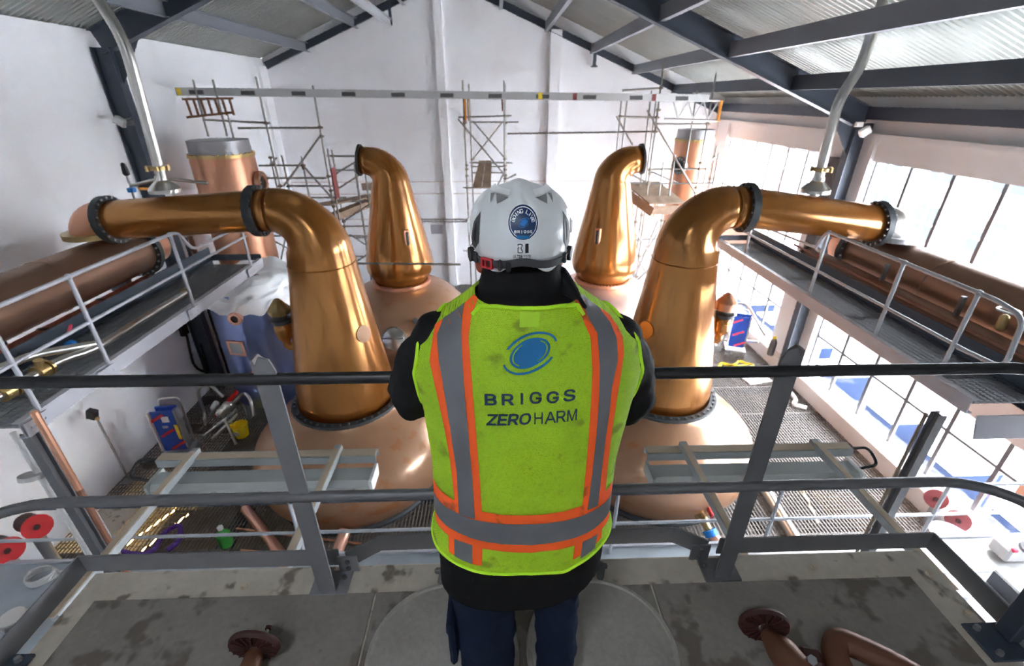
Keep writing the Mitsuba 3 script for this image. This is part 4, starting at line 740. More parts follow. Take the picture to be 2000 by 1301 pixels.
part(t, 'hose_tail', pipe([(-6.0, 8.75, FZ + 0.7), (-5.75, 8.8, FZ + 0.95), (-5.55, 8.65, FZ + 0.85), (-5.5, 8.5, FZ + 0.5)], 0.035, 0.15), 'stainless', True); part(t, 'leg', tube((-6.05, 8.35, FZ + 0.5), (-5.85, 8.15, FZ), 0.03), 'stainless')
t = thing('bucket', 'yellow plastic bucket on the grating beside the wrapped tank', 'bucket')
part(t, 'shell', lathe([(1e-3, 0.0), (0.13, 0.0), (0.17, 0.30), (0.18, 0.31), (0.165, 0.32), (0.16, 0.30), (0.12, 0.02), (1e-3, 0.02)], 28, (-5.85, 8.45, FZ)), 'yellow'); part(t, 'label', rbox((-5.87, 8.30, FZ + 0.16), (0.10, 0.02, 0.11), 0.005), 'stringer'); part(t, 'spout', rbox((-6.02, 8.45, FZ + 0.27), (0.12, 0.10, 0.09), 0.02), 'yellow')
t = thing('work_light', 'black work light on a thin pole by the left wall', 'lamp'); part(t, 'pole', tube((-7.42, 7.1, FZ), (-7.36, 7.02, -3.18), 0.018), 'dull_steel'); part(t, 'head', rot(rbox((-7.36, 6.98, -3.06), (0.16, 0.12, 0.20), 0.02), 20, (0, 1, 0), (-7.36, 7, -3.06)), 'black'); part(t, 'foot', disc((-7.42, 7.1, FZ + 0.02), (0, 0, 1), 0.12, 0.03, 16), 'dull_steel'); part(t, 'brass_knob', disc((-7.28, 6.95, -3.14), (1, 0, 0), 0.03, 0.05, 10), 'gold')
solo('sling', 'purple lifting sling lying on the grating', 'sling', pipe([(-6.45, 5.45, FZ + 0.04), (-6.1, 5.35, FZ + 0.05), (-5.85, 5.40, FZ + 0.04), (-5.85, 5.75, FZ + 0.12), (-5.62, 5.85, FZ + 0.2), (-5.50, 5.60, FZ + 0.08), (-5.62, 5.42, FZ + 0.05)], 0.04, 0.12), 'purple', True)
solo('cover_slab', 'pale cover slab on the grating beside the left wall', 'slab', bx(-7.45, -6.75, 5.75, 6.45, FZ, FZ + 0.03), 'concrete', False)
solo('silver_pipe', 'shiny silver pipe lying on the grating right of the front right still', 'pipe', tube((5.12, 7.0, FZ + 0.10), (4.97, 4.5, FZ + 0.10), 0.095, 20), 'stainless')
t = thing('copper_pipe_run', 'pinkish copper pipe lying on the grating in front of the front left still', 'pipe'); part(t, 'pipe', pipe([(-4.72, 6.25, FZ + 0.09), (-3.55, 5.15, FZ + 0.09), (-3.0, 4.9, FZ + 0.09)], 0.085, 0.2), 'copper_pipe', True); part(t, 'upturned_end', pipe([(-2.9, 4.55, FZ + 0.1), (-2.72, 5.1, FZ + 0.14), (-2.60, 5.45, FZ + 0.42)], 0.095, 0.2), 'copper_pipe', True)
part(t, 'cross_pipe', tube((-4.7, 5.85, FZ + 0.03), (-0.6, 5.15, FZ + 0.03), 0.022), 'raw_copper'); part(t, 'cross_pipe', tube((-4.4, 5.4, FZ + 0.03), (-1.6, 5.05, FZ + 0.03), 0.02), 'raw_copper')
t = thing('floor_bottle', 'green canister standing on the grating left of the front left still', 'canister'); part(t, 'body', lathe([(1e-3, 0), (0.10, 0), (0.11, 0.05), (0.11, 0.26), (0.05, 0.33), (0.04, 0.38), (1e-3, 0.38)], 20, (-4.72, 5.55, FZ)), 'green'); part(t, 'cap', disc((-4.72, 5.55, FZ + 0.40), (0, 0, 1), 0.045, 0.05, 14), 'white')
solo('pump_set', 'dark pump with yellow band half hidden behind the left light fitting', 'pump', chain([[((-5.3, 6.6, FZ + 0.14), 0.14), ((-4.9, 6.55, FZ + 0.14), 0.12)], [((-5.1, 6.6, FZ + 0.1), 0.1), ((-5.1, 6.9, FZ + 0.12), 0.1)]], 0.03, 4), 'frame_dark', True)
hp = []
for k in range(90):
    a = k * 0.42; r = 0.20 + 0.05 * math.sin(k * 1.7); hp.append((6.42 + r * 1.2 * math.cos(a) + (0.45 if k > 45 else 0), 10.95 + r * math.sin(a), FZ + 0.03 + 0.0012 * k))
solo('yellow_hose', 'yellow hose coiled on the grating by the right hand windows', 'hose', sweep(hp, 0.022, 8), 'yellow', True)
t = thing('tripod', 'grey tripod stand on the grating right of the front right still', 'tripod')
for a, b in ((5.45, 11.1), (6.0, 11.45), (5.75, 10.85)): part(t, 'leg', tube((5.8, 11.2, FZ + 1.25), (a, b, FZ), 0.03), 'light_rail')
part(t, 'cross_arm', cat(tube((5.2, 11.2, FZ + 1.85), (6.2, 11.2, FZ + 1.25), 0.025), tube((5.9, 11.2, FZ + 1.2), (6.3, 11.15, FZ + 1.6), 0.025)), 'bolt')
t = thing('chrome_trolley', 'chromed tube trolley against the window kerb behind the blue panels', 'trolley'); part(t, 'loop', pipe([(7.0, 12.5, FZ + 0.7), (7.05, 12.6, FZ + 1.3), (7.4, 12.4, FZ + 1.35), (7.62, 11.5, FZ + 0.75)], 0.04, 0.15), 'stainless', True); part(t, 'lower_bar', tube((7.0, 12.5, FZ + 0.1), (7.6, 11.7, FZ + 0.45), 0.035), 'stainless'); part(t, 'upright', tube((7.0, 12.5, FZ), (7.0, 12.5, FZ + 0.75), 0.035), 'stainless')
for k, (x, y, lab) in enumerate(((6.15, 12.4, 'red and chrome pump fittings piled right of the front right still'),)):
    t = thing('pump_fittings', lab, 'fittings')
    for j in range(7): a = j * 0.9; part(t, 'fitting', move(rot(chain([[((0, 0, 0.06), 0.06), ((0.22, 0, 0.08 + 0.05 * (j % 3)), 0.05)]], 0.03, 2), 50 * j, (0, 0, 1)), (x + 0.35 * math.cos(a), y + 0.3 * math.sin(a), FZ + 0.02 * j)), 'red' if j == 2 else 'stainless', True)
solo('crumpled_wrap', 'crumpled silver wrapping on the floor at the foot of the window pier', 'wrapping', chain([[((7.36, 10.75, FZ + 0.09), 0.08), ((7.5, 10.6, FZ + 0.1), 0.10)], [((7.42, 10.7, FZ + 0.14), 0.07), ((7.45, 10.55, FZ + 0.11), 0.07)]], 0.03, 2), 'stainless', True)
solo('flat_box', 'flat pale cardboard sheet on the grating beside the window kerb', 'cardboard', rot(bx(6.6, 7.3, 10.2, 10.75, FZ, FZ + 0.03), 12, (0, 0, 1), (7, 10.5, 0)), 'wall_pink', False)
solo('white_rag', 'white rag hanging over the grating beside the window kerb', 'rag', pipe([(7.52, 9.85, FZ + 0.05), (7.45, 9.35, FZ + 0.06), (7.25, 9.15, FZ + 0.05), (7.5, 9.0, FZ + 0.06)], 0.05, 0.1), 'white', True)
for pts, lab in (([(-6.22, 5.35), (-5.98, 6.45)], 'lit strip lamp glowing up through the grating near the purple sling'), ([(-6.62, 5.4), (-6.30, 6.55)], 'second lit strip lamp glowing through the grating near the left wall'), ([(6.08, 7.1), (5.92, 5.9)], 'lit strip lamp glowing up through the grating on the right')):
    k = solo('strip_lamp', lab, 'lamp', tube((*pts[0], FZ - 0.07), (*pts[1], FZ - 0.25), 0.014, 8), 'white', 30, 'strip lamps below the floor grating'); scene[k]['emitter'] = {'type': 'area', 'radiance': rgb((0.30, 0.19, 0.065))}

# lower deck things
def red_valve(x, y, z, lab, m):
    s = 1 if x < 0 else -1
    t = thing('valve_wheel', lab, 'valve')
    part(t, 'disc', disc((x + s * 0.14, y - 0.06, z + 0.03), (s * 0.62, -0.6, 0.5), 0.16, 0.10, 32), m, 30); part(t, 'hub', disc((x + s * 0.18, y - 0.10, z + 0.06), (s * 0.62, -0.6, 0.5), 0.035, 0.06, 12), 'iron'); part(t, 'body', chain([[((x, y, z), 0.12), ((x - s * 0.14, y + 0.06, z - 0.02), 0.13)]], 0.03, 4), 'iron' if m == 'red' else m, True)
    part(t, 'standpipe', tube((x - s * 0.08, y + 0.04, z), (x - s * 0.08, y + 0.04, FZ), 0.075, 16), 'dull_steel'); return t
red_valve(-6.55, 4.72, -3.28, 'upper red valve disc on the floor beyond the lower deck at the left edge', 'red'); red_valve(-6.75, 4.45, -3.40, 'lower red valve disc on the floor beyond the lower deck at the left edge', 'red')
red_valve(7.55, 5.55, -4.10, 'upper dark red valve disc by the window kerb at the right edge', 'maroon'); red_valve(7.52, 5.10, -4.10, 'lower dark red valve disc by the window kerb at the right edge', 'maroon')
t = thing('cup_vent', 'stainless vent cup on the lower deck left of the platform', 'vent'); part(t, 'cup', lathe([(1e-3, 0.24), (0.12, 0.24), (0.13, 0.22), (0.12, 0.0), (1e-3, 0.0)], 32, (-5.62, 3.40, -3.5)), 'stainless'); part(t, 'clamp', chain([[((-5.66, 3.16, -3.42), 0.05), ((-5.55, 3.12, -3.44), 0.04)]], 0.02, 2), 'black', True); part(t, 'wood_block', box((-5.50, 3.05, -3.47), (0.20, 0.09, 0.05)), 'gold', False)
t = thing('round_tank_top', 'white round tank top on the lower deck right of the platform', 'tank'); part(t, 'top', lathe([(1e-3, 0.06), (0.85, 0.05), (0.90, 0.0), (1e-3, 0.0)], 56, (5.35, 2.20, -3.5)), 'white')
t = thing('cup_vent', 'white capped steel vent cup on the lower deck right of the platform', 'vent'); part(t, 'cup', lathe([(0.12, 0.24), (0.115, 0.0), (1e-3, 0.0)], 32, (5.52, 3.40, -3.5)), 'stainless'); part(t, 'cap', lathe([(1e-3, 0.26), (0.13, 0.25), (0.135, 0.22), (0.12, 0.21)], 32, (5.52, 3.40, -3.5)), 'white'); part(t, 'clamp', pipe([(5.42, 3.2, -3.42), (5.52, 3.12, -3.42), (5.58, 3.2, -3.42)], 0.025, 0.04), 'stainless', True)
t = thing('plate_cover', 'raised pale cover plate on the lower deck at the right edge', 'cover'); part(t, 'top', rbox((6.95, 3.15, -3.28), (1.5, 0.95, 0.04), 0.006), 'white', False); part(t, 'frame', cat(bx(6.2, 6.26, 2.67, 3.63, -3.5, -3.30), bx(6.2, 7.7, 3.57, 3.63, -3.5, -3.30)), 'frame_dark', False)
cp = [(-5.90 + 0.15 * math.cos(a) * (1 + 0.1 * math.sin(3.3 * a)), 4.02 + 0.12 * math.sin(a), -3.47 + 0.004 * a) for a in np.linspace(0, 26, 110)] + [(-5.75, 4.1, -3.45), (-5.5, 4.14, -3.47)]
solo('cable_coil', 'coil of grey cable on the lower deck beside the red valves', 'cable', sweep(cp, 0.014, 8), 'alu', True)
t = thing('gauge_box', 'small white gauge box lying on the lower deck at the right edge', 'gauge'); part(t, 'case', rbox((6.85, 3.98, -3.36), (0.42, 0.26, 0.22), 0.03), 'white'); part(t, 'dial', disc((6.88, 3.89, -3.24), (0.1, -0.4, 1), 0.085, 0.03, 24), 'bolt'); part(t, 'red_mark', rbox((6.70, 3.87, -3.25), (0.07, 0.05, 0.05), 0.01), 'pink_strap')
solo('terracotta_pipe', 'terracotta coloured downpipe at the right edge beside the windows', 'pipe', bx(7.72, 7.90, 4.6, 4.85, -3.4, -1.9), 'copper_pipe', False)
solo('waste_bin', 'short grey drum on the floor below the dark red valves', 'drum', lathe([(1e-3, 0.75), (0.28, 0.75), (0.30, 0.7), (0.28, 0.0), (1e-3, 0.0)], 32, (7.0, 4.75, FZ)), 'stringer')
for x, y, z, s, lab in ((-7.22, 10.05, 1.62, 1, 'small grey floodlight on the left steel column'), (7.45, 10.0, 1.42, -1, 'small white floodlight on the right steel column beside the vent pipe')):
    t = thing('floodlight', lab, 'lamp'); part(t, 'head', rot(rbox((x, y - 0.08, z), (0.20, 0.10, 0.15), 0.015), 35 * s, (0, 1, 0), (x, y, z)), 'alu' if s > 0 else 'white'); part(t, 'bracket', cat(bar((x - s * 0.02, y, z + 0.02), (x - s * 0.06, 10.385, z + 0.06), 0.03, 0.03)), 'bolt', False); part(t, 'junction_box', rbox((x + s * 0.13, y - 0.03, z + 0.13 * (1 if s < 0 else -0.2)), (0.14, 0.08, 0.09), 0.01), 'white' if s < 0 else 'bolt')
t = thing('pipe_lagging', 'dark insulated duct with fittings on the window pier behind the right vent pipe', 'duct'); part(t, 'duct', bx(7.80, 7.93, 10.85, 11.25, -1.5, 0.80), 'black', False); part(t, 'conduit', tube((7.82, 10.6, -1.5), (7.82, 10.6, 0.75), 0.025), 'light_rail'); part(t, 'switch_box', rbox((7.84, 10.35, -0.15), (0.10, 0.14, 0.24), 0.01), 'white')
t = thing('wall_riser', 'group of dark pipes on the left wall beside the wrapped tank', 'pipe')
for k, m in enumerate(('bolt', 'dull_steel', 'black', 'rust')): part(t, 'riser', tube((-7.50 + 0.02 * k, 10.75 + 0.16 * k, FZ), (-7.50 + 0.02 * k, 10.75 + 0.16 * k, -0.95), 0.045 + 0.01 * (k % 2)), m)
t = thing('wall_switch', 'black switch gear with hanging cable on the left wall', 'switch'); part(t, 'box', rbox((-7.58, 10.15, -2.9), (0.10, 0.22, 0.35), 0.015), 'black'); part(t, 'cable', pipe([(-7.55, 10.15, -3.05), (-7.55, 10.0, -3.9), (-7.55, 10.45, -4.4), (-7.55, 10.5, -3.5)], 0.03, 0.25), 'black', True)
t = thing('fire_point', 'small extinguisher with yellow tag at the foot of the window pier', 'extinguisher'); part(t, 'body', lathe([(1e-3, 0), (0.085, 0), (0.09, 0.03), (0.09, 0.40), (0.04, 0.50), (0.025, 0.55), (1e-3, 0.55)], 24, (7.55, 10.95, FZ + 0.45)), 'bolt'); part(t, 'yellow_tag', rbox((7.48, 10.86, FZ + 1.02), (0.10, 0.02, 0.10), 0.01), 'yellow')

# ---------------------------------------------------------------- the worker, seen from behind
RZ = V([.56, .66, .78, .92, 1.06, 1.2, 1.34, 1.44, 1.51, 1.56, 1.60, 1.63])
RP = V([[.040, .185, .140, .930], [.045, .205, .150, .930], [.052, .235, .155, .932], [.055, .238, .150, .938], [.058, .228, .145, .948], [.062, .232, .146, .965],
        [.068, .250, .150, .985], [.070, .268, .146, .995], [.070, .250, .132, 1.0], [.068, .200, .121, 1.0], [.066, .140, .112, 1.0], [.065, .105, .104, 1.0]])
NE = 2.6
def tring(z): return [np.interp(z, RZ, RP[:, k]) for k in range(4)]
def folds(x, z): return 0.010 * (meshkit.fbm(np.stack([x * 9 + 0.6 * z, z * 4.5, 0 * x], -1), 3, 4) - 0.5) + 0.004 * (meshkit.fbm(np.stack([x * 26, z * 9, 0 * x + 2], -1), 3, 8) - 0.5)
def back_y(x, z, off):
    cx, a, b, cy = tring(z); t = np.clip(np.abs((x - cx) / (a + off)), 0, .999)
    return cy - (b + off) * (1 - t ** NE) ** (1 / NE) + folds(np.asarray(x, float), np.asarray(z, float))
def torso(zs, off, n=96):
    a = np.linspace(0, 2 * PI, n, endpoint=False); rows = []
    for z in zs:
        cx, A, B, cy = tring(z); c, s = np.cos(a), np.sin(a)
        x = cx + (A + off) * np.sign(c) * np.abs(c) ** (2 / NE); y = cy + (B + off) * np.sign(s) * np.abs(s) ** (2 / NE)
        w = np.clip(-s, 0, 1) ** 0.5; y = y + folds(x, np.full_like(x, z)) * np.where(s < 0, 1, -1)
        rows.append(np.stack([x, y, np.full_like(x, z)], -1))
    return V(rows)
def skin(rows, cap=(True, True)):
    k, n = rows.shape[:2]; v = rows.reshape(-1, 3); f = []
    for i in range(k - 1):
        for j in range(n): A, B, C, D = i * n + j, i * n + (j + 1) % n, (i + 1) * n + (j + 1) % n, (i + 1) * n + j; f += [[A, B, C], [A, C, D]]
    for e, on in ((0, cap[0]), (k - 1, cap[1])):
        if on:
            v = np.vstack([v, rows[e].mean(0)]); q = len(v) - 1
            for j in range(n): f.append([q, e * n + (j + 1) % n, e * n + j] if e == 0 else [q, e * n + j, e * n + (j + 1) % n])
    m = trimesh.Trimesh(v, f, process=False)
    if cap == (True, True) and m.volume < 0: m.invert()
    return m
pw = thing('person', 'person in a white helmet, yellow-green vest with orange and grey bands, black jacket and blue trousers, standing at the railing with back turned', 'person')
labels[pw]['label'] = 'person seen from behind in white helmet and yellow-green vest, leaning at the railing'
HX, HY = 0.050, 1.035
SH = {-1: (-0.125, 1.0, 1.49), 1: (0.265, 1.0, 1.475)}; EL = {-1: (-0.222, 1.045, 1.315), 1: (0.345, 1.045, 1.295)}; WR = {-1: (-0.075, 1.275, 1.215), 1: (0.215, 1.275, 1.205)}
HIP = {-1: (-0.055, .905, .84), 1: (0.165, .945, .84)}; KN = {-1: (-0.060, .915, .47), 1: (0.180, .965, .47)}; AN = {-1: (-0.055, .905, .12), 1: (0.190, .955, .12)}
js = [[((0.055, .94, .88), .085), ((0.06, .955, 1.08), .12), ((0.068, .99, 1.34), .12), ((0.066, 1.005, 1.47), .09), ((0.06, 1.01, 1.56), .06), ((HX, 1.03, 1.66), .058), ((HX, HY, 1.745), .086)],
      [((HX, HY + .02, 1.70), .075), ((HX, HY + .06, 1.665), .048)], [((HX, HY + .085, 1.745), .018), ((HX, HY + .108, 1.715), .014)],
      [((HX - .085, HY, 1.735), .016), ((HX - .095, HY - .008, 1.705), .014)], [((HX + .085, HY, 1.735), .016), ((HX + .095, HY - .008, 1.705), .014)],
      [((HX - .03, HY + .075, 1.7610), .016), ((HX + .03, HY + .075, 1.7610), .016)], [((HX - .02, HY + .088, 1.682), .009), ((HX + .02, HY + .088, 1.682), .009)]]
for s in (-1, 1):
    js.append([((0.068 + s * .11, 1.0, 1.47), .07), (SH[s], .058), (EL[s], .042), (WR[s], .027)])
    js.append([((0.055 + s * .05, .93, .88), .08), (HIP[s], .064), (KN[s], .052), (AN[s], .038), ((AN[s][0], AN[s][1] + .07, .075), .034), ((AN[s][0] + s * .01, AN[s][1] + .16, .058), .026)])
    w = V(WR[s]); hd = V([s * -0.015, 0.055, -0.012]); palm = w + V([0, .045, -.004]) * 1.0
    js.append([(w, .026), (palm + V([s * .018, 0, 0]), .022), (palm + V([-s * .018, 0, 0]), .022)])
    for k, (o, ln) in enumerate(((-.030, .026), (-.010, .031), (.010, .029), (.029, .022))):     # fingers over the rail
        b = palm + V([o, .018, .012]); js.append([(b, .0098), (b + V([0, ln, .010]), .0094), (b + V([0, ln + .026, -.010]), .0088), (b + V([0, ln + .026, -.026]), .008)])
    b = palm + V([-s * .034, -.01, -.004]); js.append([(b, .011), (b + V([-s * .018, .028, -.002]), .0102), (b + V([-s * .014, .052, -.006]), .009)])
part(pw, 'body', chain(js, 0.008, 6), 'skin', True)
for s in (-1, 1): part(pw, 'eye', trimesh.creation.icosphere(2, 0.012).apply_translation((HX + s * .031, HY + .084, 1.748)), 'eye', True)
hm = trimesh.creation.icosphere(4, 1.0); hm.vertices = hm.vertices * V([.092, .096, .090]) + V([HX, HY - .006, 1.750]); keep = (hm.vertices[hm.faces].mean(1)[:, 1] < HY + 0.035) | (hm.vertices[hm.faces].mean(1)[:, 2] > 1.80); hm.update_faces(keep)
part(pw, 'hair', hm, 'hair', True)
# jacket: torso, sleeves and collar as one cloth
zs = np.r_[np.linspace(.78, 1.50, 40), np.linspace(1.51, 1.63, 12)]
def man(m): return m3.Manifold(m3.Mesh(np.asarray(m.vertices, np.float32), np.asarray(m.faces, np.uint32)))
rows = torso(zs, 0.0, 96)
tilt = np.linspace(1, 0, len(zs))[:, None] ** 3
rows[:, :, 2] += tilt * (-0.045 * np.clip(0.4 - (rows[:, :, 0] - .05) * 1.2, 0, 1) + 0.05 * np.clip((rows[:, :, 0] - .12) / .15, 0, 1))
jt = man(skin(rows))
def hulls(chain_): 
    sp = [m3.Manifold.sphere(r, 28).translate(tuple(map(float, p))) for p, r in chain_]; return [m3.Manifold.batch_hull([a, b]) for a, b in zip(sp[:-1], sp[1:])]
hl = []
for s in (-1, 1):
    e = V(EL[s]); hl += hulls([((0.068 + s * .13, 1.0, 1.475), .075), (SH[s], .076), (V(SH[s]) * .45 + e * .55 + V([s * .012, 0, .01]), .073), (e + V([0, -.005, .0]), .069), (e * .6 + V(WR[s]) * .4, .058), (V(WR[s]) - V([0, .02, 0]), .045)])
col = []
for z, a, b, y, x in ((1.56, .120, .098, 1.0, .062), (1.60, .108, .094, 1.0, .058), (1.64, .100, .094, .995, .054), (1.675, .088, .090, .988, .052), (1.71, .076, .082, .985, .05)):
    th = np.linspace(0, 2 * PI, 56, endpoint=False); col.append(np.stack([x + a * np.cos(th), y + b * np.sin(th), z + .012 * np.sin(th) * (1 if z > 1.65 else 0)], -1))
hl.append(man(skin(V(col))))
hl += hulls([((.135, .985, 1.66), .022), ((.158, .955, 1.635), .017), ((.186, .925, 1.612), .009)]) + hulls([((.135, .985, 1.61), .022), ((.186, .925, 1.612), .009)])
J = m3.Manifold.batch_boolean([jt] + hl, m3.OpType.Add).refine_to_length(0.012); jm = to_tm(J); jm.merge_vertices(); trimesh.smoothing.filter_taubin(jm, iterations=10)
vn = jm.vertex_normals; P3 = V(jm.vertices); arm = np.clip((np.abs(P3[:, 0] - .062) - .20) / .05, 0, 1) * (P3[:, 2] > 1.2); colr = np.clip((P3[:, 2] - 1.58) / .04, 0, 1); hemz = np.clip((.95 - P3[:, 2]) / .1, 0, 1)
jm.vertices = P3 + vn * ((meshkit.fbm(P3 * V([14, 14, 9.0]), 3, 2) - .5) * (0.040 * arm + 0.016 * colr + 0.012 * hemz) + (1 - np.abs(2 * meshkit.noise(P3 * V([10, 9, 21.0]), 6) - 1)) * 0.011 * arm)[:, None]
part(pw, 'jacket', jm, 'jacket', True, label='black work jacket with stand-up collar')
# trousers and boots
lg = []
for s in (-1, 1):
    r0, r1, r2 = (.098, .088, .080) if s < 0 else (.074, .068, .064)
    lg += hulls([((HIP[s][0], HIP[s][1], .93), r0), (HIP[s], r0), (V(KN[s]) * .5 + V(HIP[s]) * .5, (r0 + r1) / 2), (KN[s], r1), ((AN[s][0], AN[s][1], .26), r2), ((AN[s][0], AN[s][1] + .01, .125), r2 * .95)])
lg += hulls([((-.02, .935, .93), .10), ((.125, .94, .93), .10)])
lm = to_tm(m3.Manifold.batch_boolean(lg, m3.OpType.Add).refine_to_length(0.012)); lm.merge_vertices(); trimesh.smoothing.filter_taubin(lm, iterations=10)
P3 = V(lm.vertices); lm.vertices = P3 + lm.vertex_normals * ((meshkit.fbm(P3 * V([10, 10, 16.0]) + P3[:, :1] * 9, 3, 5) - .5) * .024 + (1 - np.abs(2 * meshkit.noise(P3 * V([6, 6, 15.0]) + P3[:, [0]] * 14, 9) - 1)) * .008)[:, None]
tr = part(pw, 'trousers', lm, 'jeans', True, label='dark blue cargo trousers')
part(tr, 'cargo_pocket', rot(rbox((-.155, .90, .50), (.022, .13, .20), .009), -4, (0, 0, 1), (-.155, .90, .5)), 'jeans'); part(tr, 'pocket_flap', rbox((-.160, .895, .595), (.024, .14, .045), .009), 'jeans')
for s in (-1, 1):
    x, y = AN[s][0], AN[s][1]; k = part(pw, 'boot', chain([[((x, y, .19), .052), ((x, y, .085), .05), ((x + s * .006, y + .09, .072), .044), ((x + s * .012, y + .165, .066), .036)]], .008, 6), 'boot', True)
    th = np.linspace(0, 2 * PI, 40, endpoint=False); so = Polygon(np.stack([x + s * .006 + .047 * np.cos(th), y + .06 + .15 * np.sin(th)], -1)); part(k, 'sole', trimesh.creation.extrude_polygon(so, .022).apply_translation((0, 0, .0325)), 'black', False)
# vest
zv = np.linspace(.905, 1.628, 110); rows = torso(zv, .012, 160); low = np.clip((1.0 - rows[:, :, 2]) / .095, 0, 1)
rows[:, :, 2] += low * (0.022 + 0.045 * np.clip((rows[:, :, 0] - .16) / .12, 0, 1) + 0.02 * np.clip((-.08 - rows[:, :, 0]) / .1, 0, 1))
vm = skin(rows, (False, False)); c = V(vm.vertices)[vm.faces].mean(1)
hole = (np.abs(c[:, 0] - .066) > .185) & (((c[:, 1] - 1.04) / .105) ** 2 + ((c[:, 2] - 1.43) / .13) ** 2 < 1)
front = (c[:, 1] > 1.0) & (c[:, 2] > 1.40) & (np.abs(c[:, 0] - .066) < (c[:, 2] - 1.40) * .5)
vm.update_faces(~(hole | front)); vm.remove_unreferenced_vertices()
vest = part(pw, 'vest', vm, 'vest', True, label='yellow-green mesh safety vest')
def lay(poly, off, sz=.008, th=.0012):
    zz = np.linspace(.85, 1.629, 90); cx, A, B, cy = tring(zz); A = (A + .012 + off) * .985; ok = Polygon(np.r_[np.stack([cx - A, zz], 1), np.stack([cx + A, zz], 1)[::-1]]).buffer(0)
    poly = (poly if poly.is_valid else poly.buffer(0)).intersection(ok); v, f = polymesh(poly, sz); y = back_y(v[:, 0], v[:, 1], .012 + off); m = trimesh.Trimesh(np.stack([v[:, 0], y, v[:, 1]], -1), f, process=False); m.merge_vertices()
    if len(m.faces) and m.face_normals[:, 1].mean() > 0: m.invert()
    return m
def band(l, r): return Polygon(l + r[::-1])
TL = [(-.120, 1.61), (-.146, 1.565), (-.157, 1.495), (-.144, 1.434), (-.129, 1.331), (-.121, 1.248), (-.116, 1.13)]; GL = [(-.085, 1.62), (-.118, 1.590), (-.139, 1.549), (-.134, 1.503), (-.126, 1.451), (-.116, 1.35), (-.106, 1.224), (-.106, 1.10)]
GR = [(-.070, 1.63), (-.080, 1.60), (-.082, 1.567), (-.079, 1.469), (-.073, 1.334), (-.069, 1.22), (-.066, 1.10)]; TR = [(-.045, 1.63), (-.060, 1.600), (-.066, 1.56), (-.061, 1.471), (-.055, 1.335), (-.051, 1.224), (-.048, 1.11)]
RL = [(.165, 1.63), (.180, 1.597), (.198, 1.558), (.203, 1.489), (.203, 1.394), (.202, 1.256), (.198, 1.11)]; RA = [(.180, 1.63), (.196, 1.592), (.214, 1.564), (.220, 1.497), (.222, 1.39), (.219, 1.22), (.213, 1.11)]
RB = [(.215, 1.61), (.250, 1.571), (.262, 1.544), (.263, 1.5), (.250, 1.442), (.250, 1.396), (.246, 1.315), (.242, 1.11)]; RC = [(.235, 1.60), (.270, 1.558), (.280, 1.538), (.279, 1.507), (.268, 1.433), (.265, 1.381), (.262, 1.294), (.262, 1.11)]
for l, r, n, m, o in ((TL, TR, 'orange_tape', 'tape_orange', .002), (GL, GR, 'reflective_tape', 'tape_silver', .0035), (RL, RC, 'orange_tape', 'tape_orange', .002), (RA, RB, 'reflective_tape', 'tape_silver', .0035)):
    part(vest, n, lay(band(l, r), o), m, True)
XS = np.linspace(-.176, .286, 40)
def bt(x, a, dip): return float(a - dip * (1 - ((x - .06) / .23) ** 2))
def strip(z0, d0, z1, d1): return Polygon([(x, bt(x, z0, d0)) for x in XS] + [(x, bt(x, z1, d1)) for x in XS[::-1]])
part(vest, 'orange_tape', lay(strip(1.148, .030, 1.022, .020), .003), 'tape_orange', True); part(vest, 'reflective_tape', lay(strip(1.110, .018, 1.052, .024), .0045), 'tape_silver', True)
part(vest, 'orange_tape', lay(Polygon([(-.138, 1.02), (-.050, 1.01), (-.053, .945), (-.14, .958)]), .002), 'tape_orange', True); part(vest, 'reflective_tape', lay(Polygon([(-.122, 1.016), (-.076, 1.012), (-.078, .949), (-.124, .957)]), .0035), 'tape_silver', True)
part(vest, 'orange_tape', lay(Polygon([(.184, 1.01), (.262, 1.02), (.262, .985), (.182, .955)]), .002), 'tape_orange', True); part(vest, 'reflective_tape', lay(Polygon([(.206, 1.012), (.247, 1.016), (.243, .972), (.202, .957)]), .0035), 'tape_silver', True)
hemv = rows[0][(rows[0][:, 1] < 1.2)]; part(vest, 'hem_binding', sweep(np.vstack([rows[0], rows[0][:1]]), .0045, 6, False), 'vest_edge', True)
part(vest, 'neck_binding', sweep(V([(x, float(back_y(x, z, .014)), z) for x, z in [(-.058, 1.602)] + [(x, 1.628 - .20 * max(0, abs(x - .065) - .07)) for x in np.linspace(-.04, .17, 24)] + [(.184, 1.600)]]), .005, 8), 'vest_edge', True)
for s in (-1, 1):
    pts = []
    for a in np.linspace(-PI * .62, PI * .62, 60): y, z = 1.04 - .108 * math.cos(a), 1.43 + .132 * math.sin(a); cx, A, B, cy = tring(z); t = min(.999, abs(y - cy) / (B + .013)); pts.append((cx + s * (A + .014) * (1 - t ** NE) ** (1 / NE), y, z))
    part(vest, 'armhole_binding', sweep(pts, .0055, 6), 'vest_edge', True)
part(vest, 'id_pocket', lay(Polygon([(.044, 1.622), (.086, 1.622), (.084, 1.588), (.043, 1.588)]), .002), 'vest_patch', True)
def txt(s, h, bold, x0, z0, width, shear=0.0, slope=0.0, off=.0022, depth=.0008):
    m = meshkit.text_mesh(s, h, depth, bold); v = V(m.vertices); w = v[:, 0].max() - v[:, 0].min(); u = (v[:, 0] - v[:, 0].min()) * width / w + shear * v[:, 1]
    x, z = x0 + u, z0 + v[:, 1] + slope * u; m.vertices = np.stack([x, back_y(x, z, .012 + off) - v[:, 2], z], -1); return m.subdivide() if 0 else m
x = -.034; BW = .032
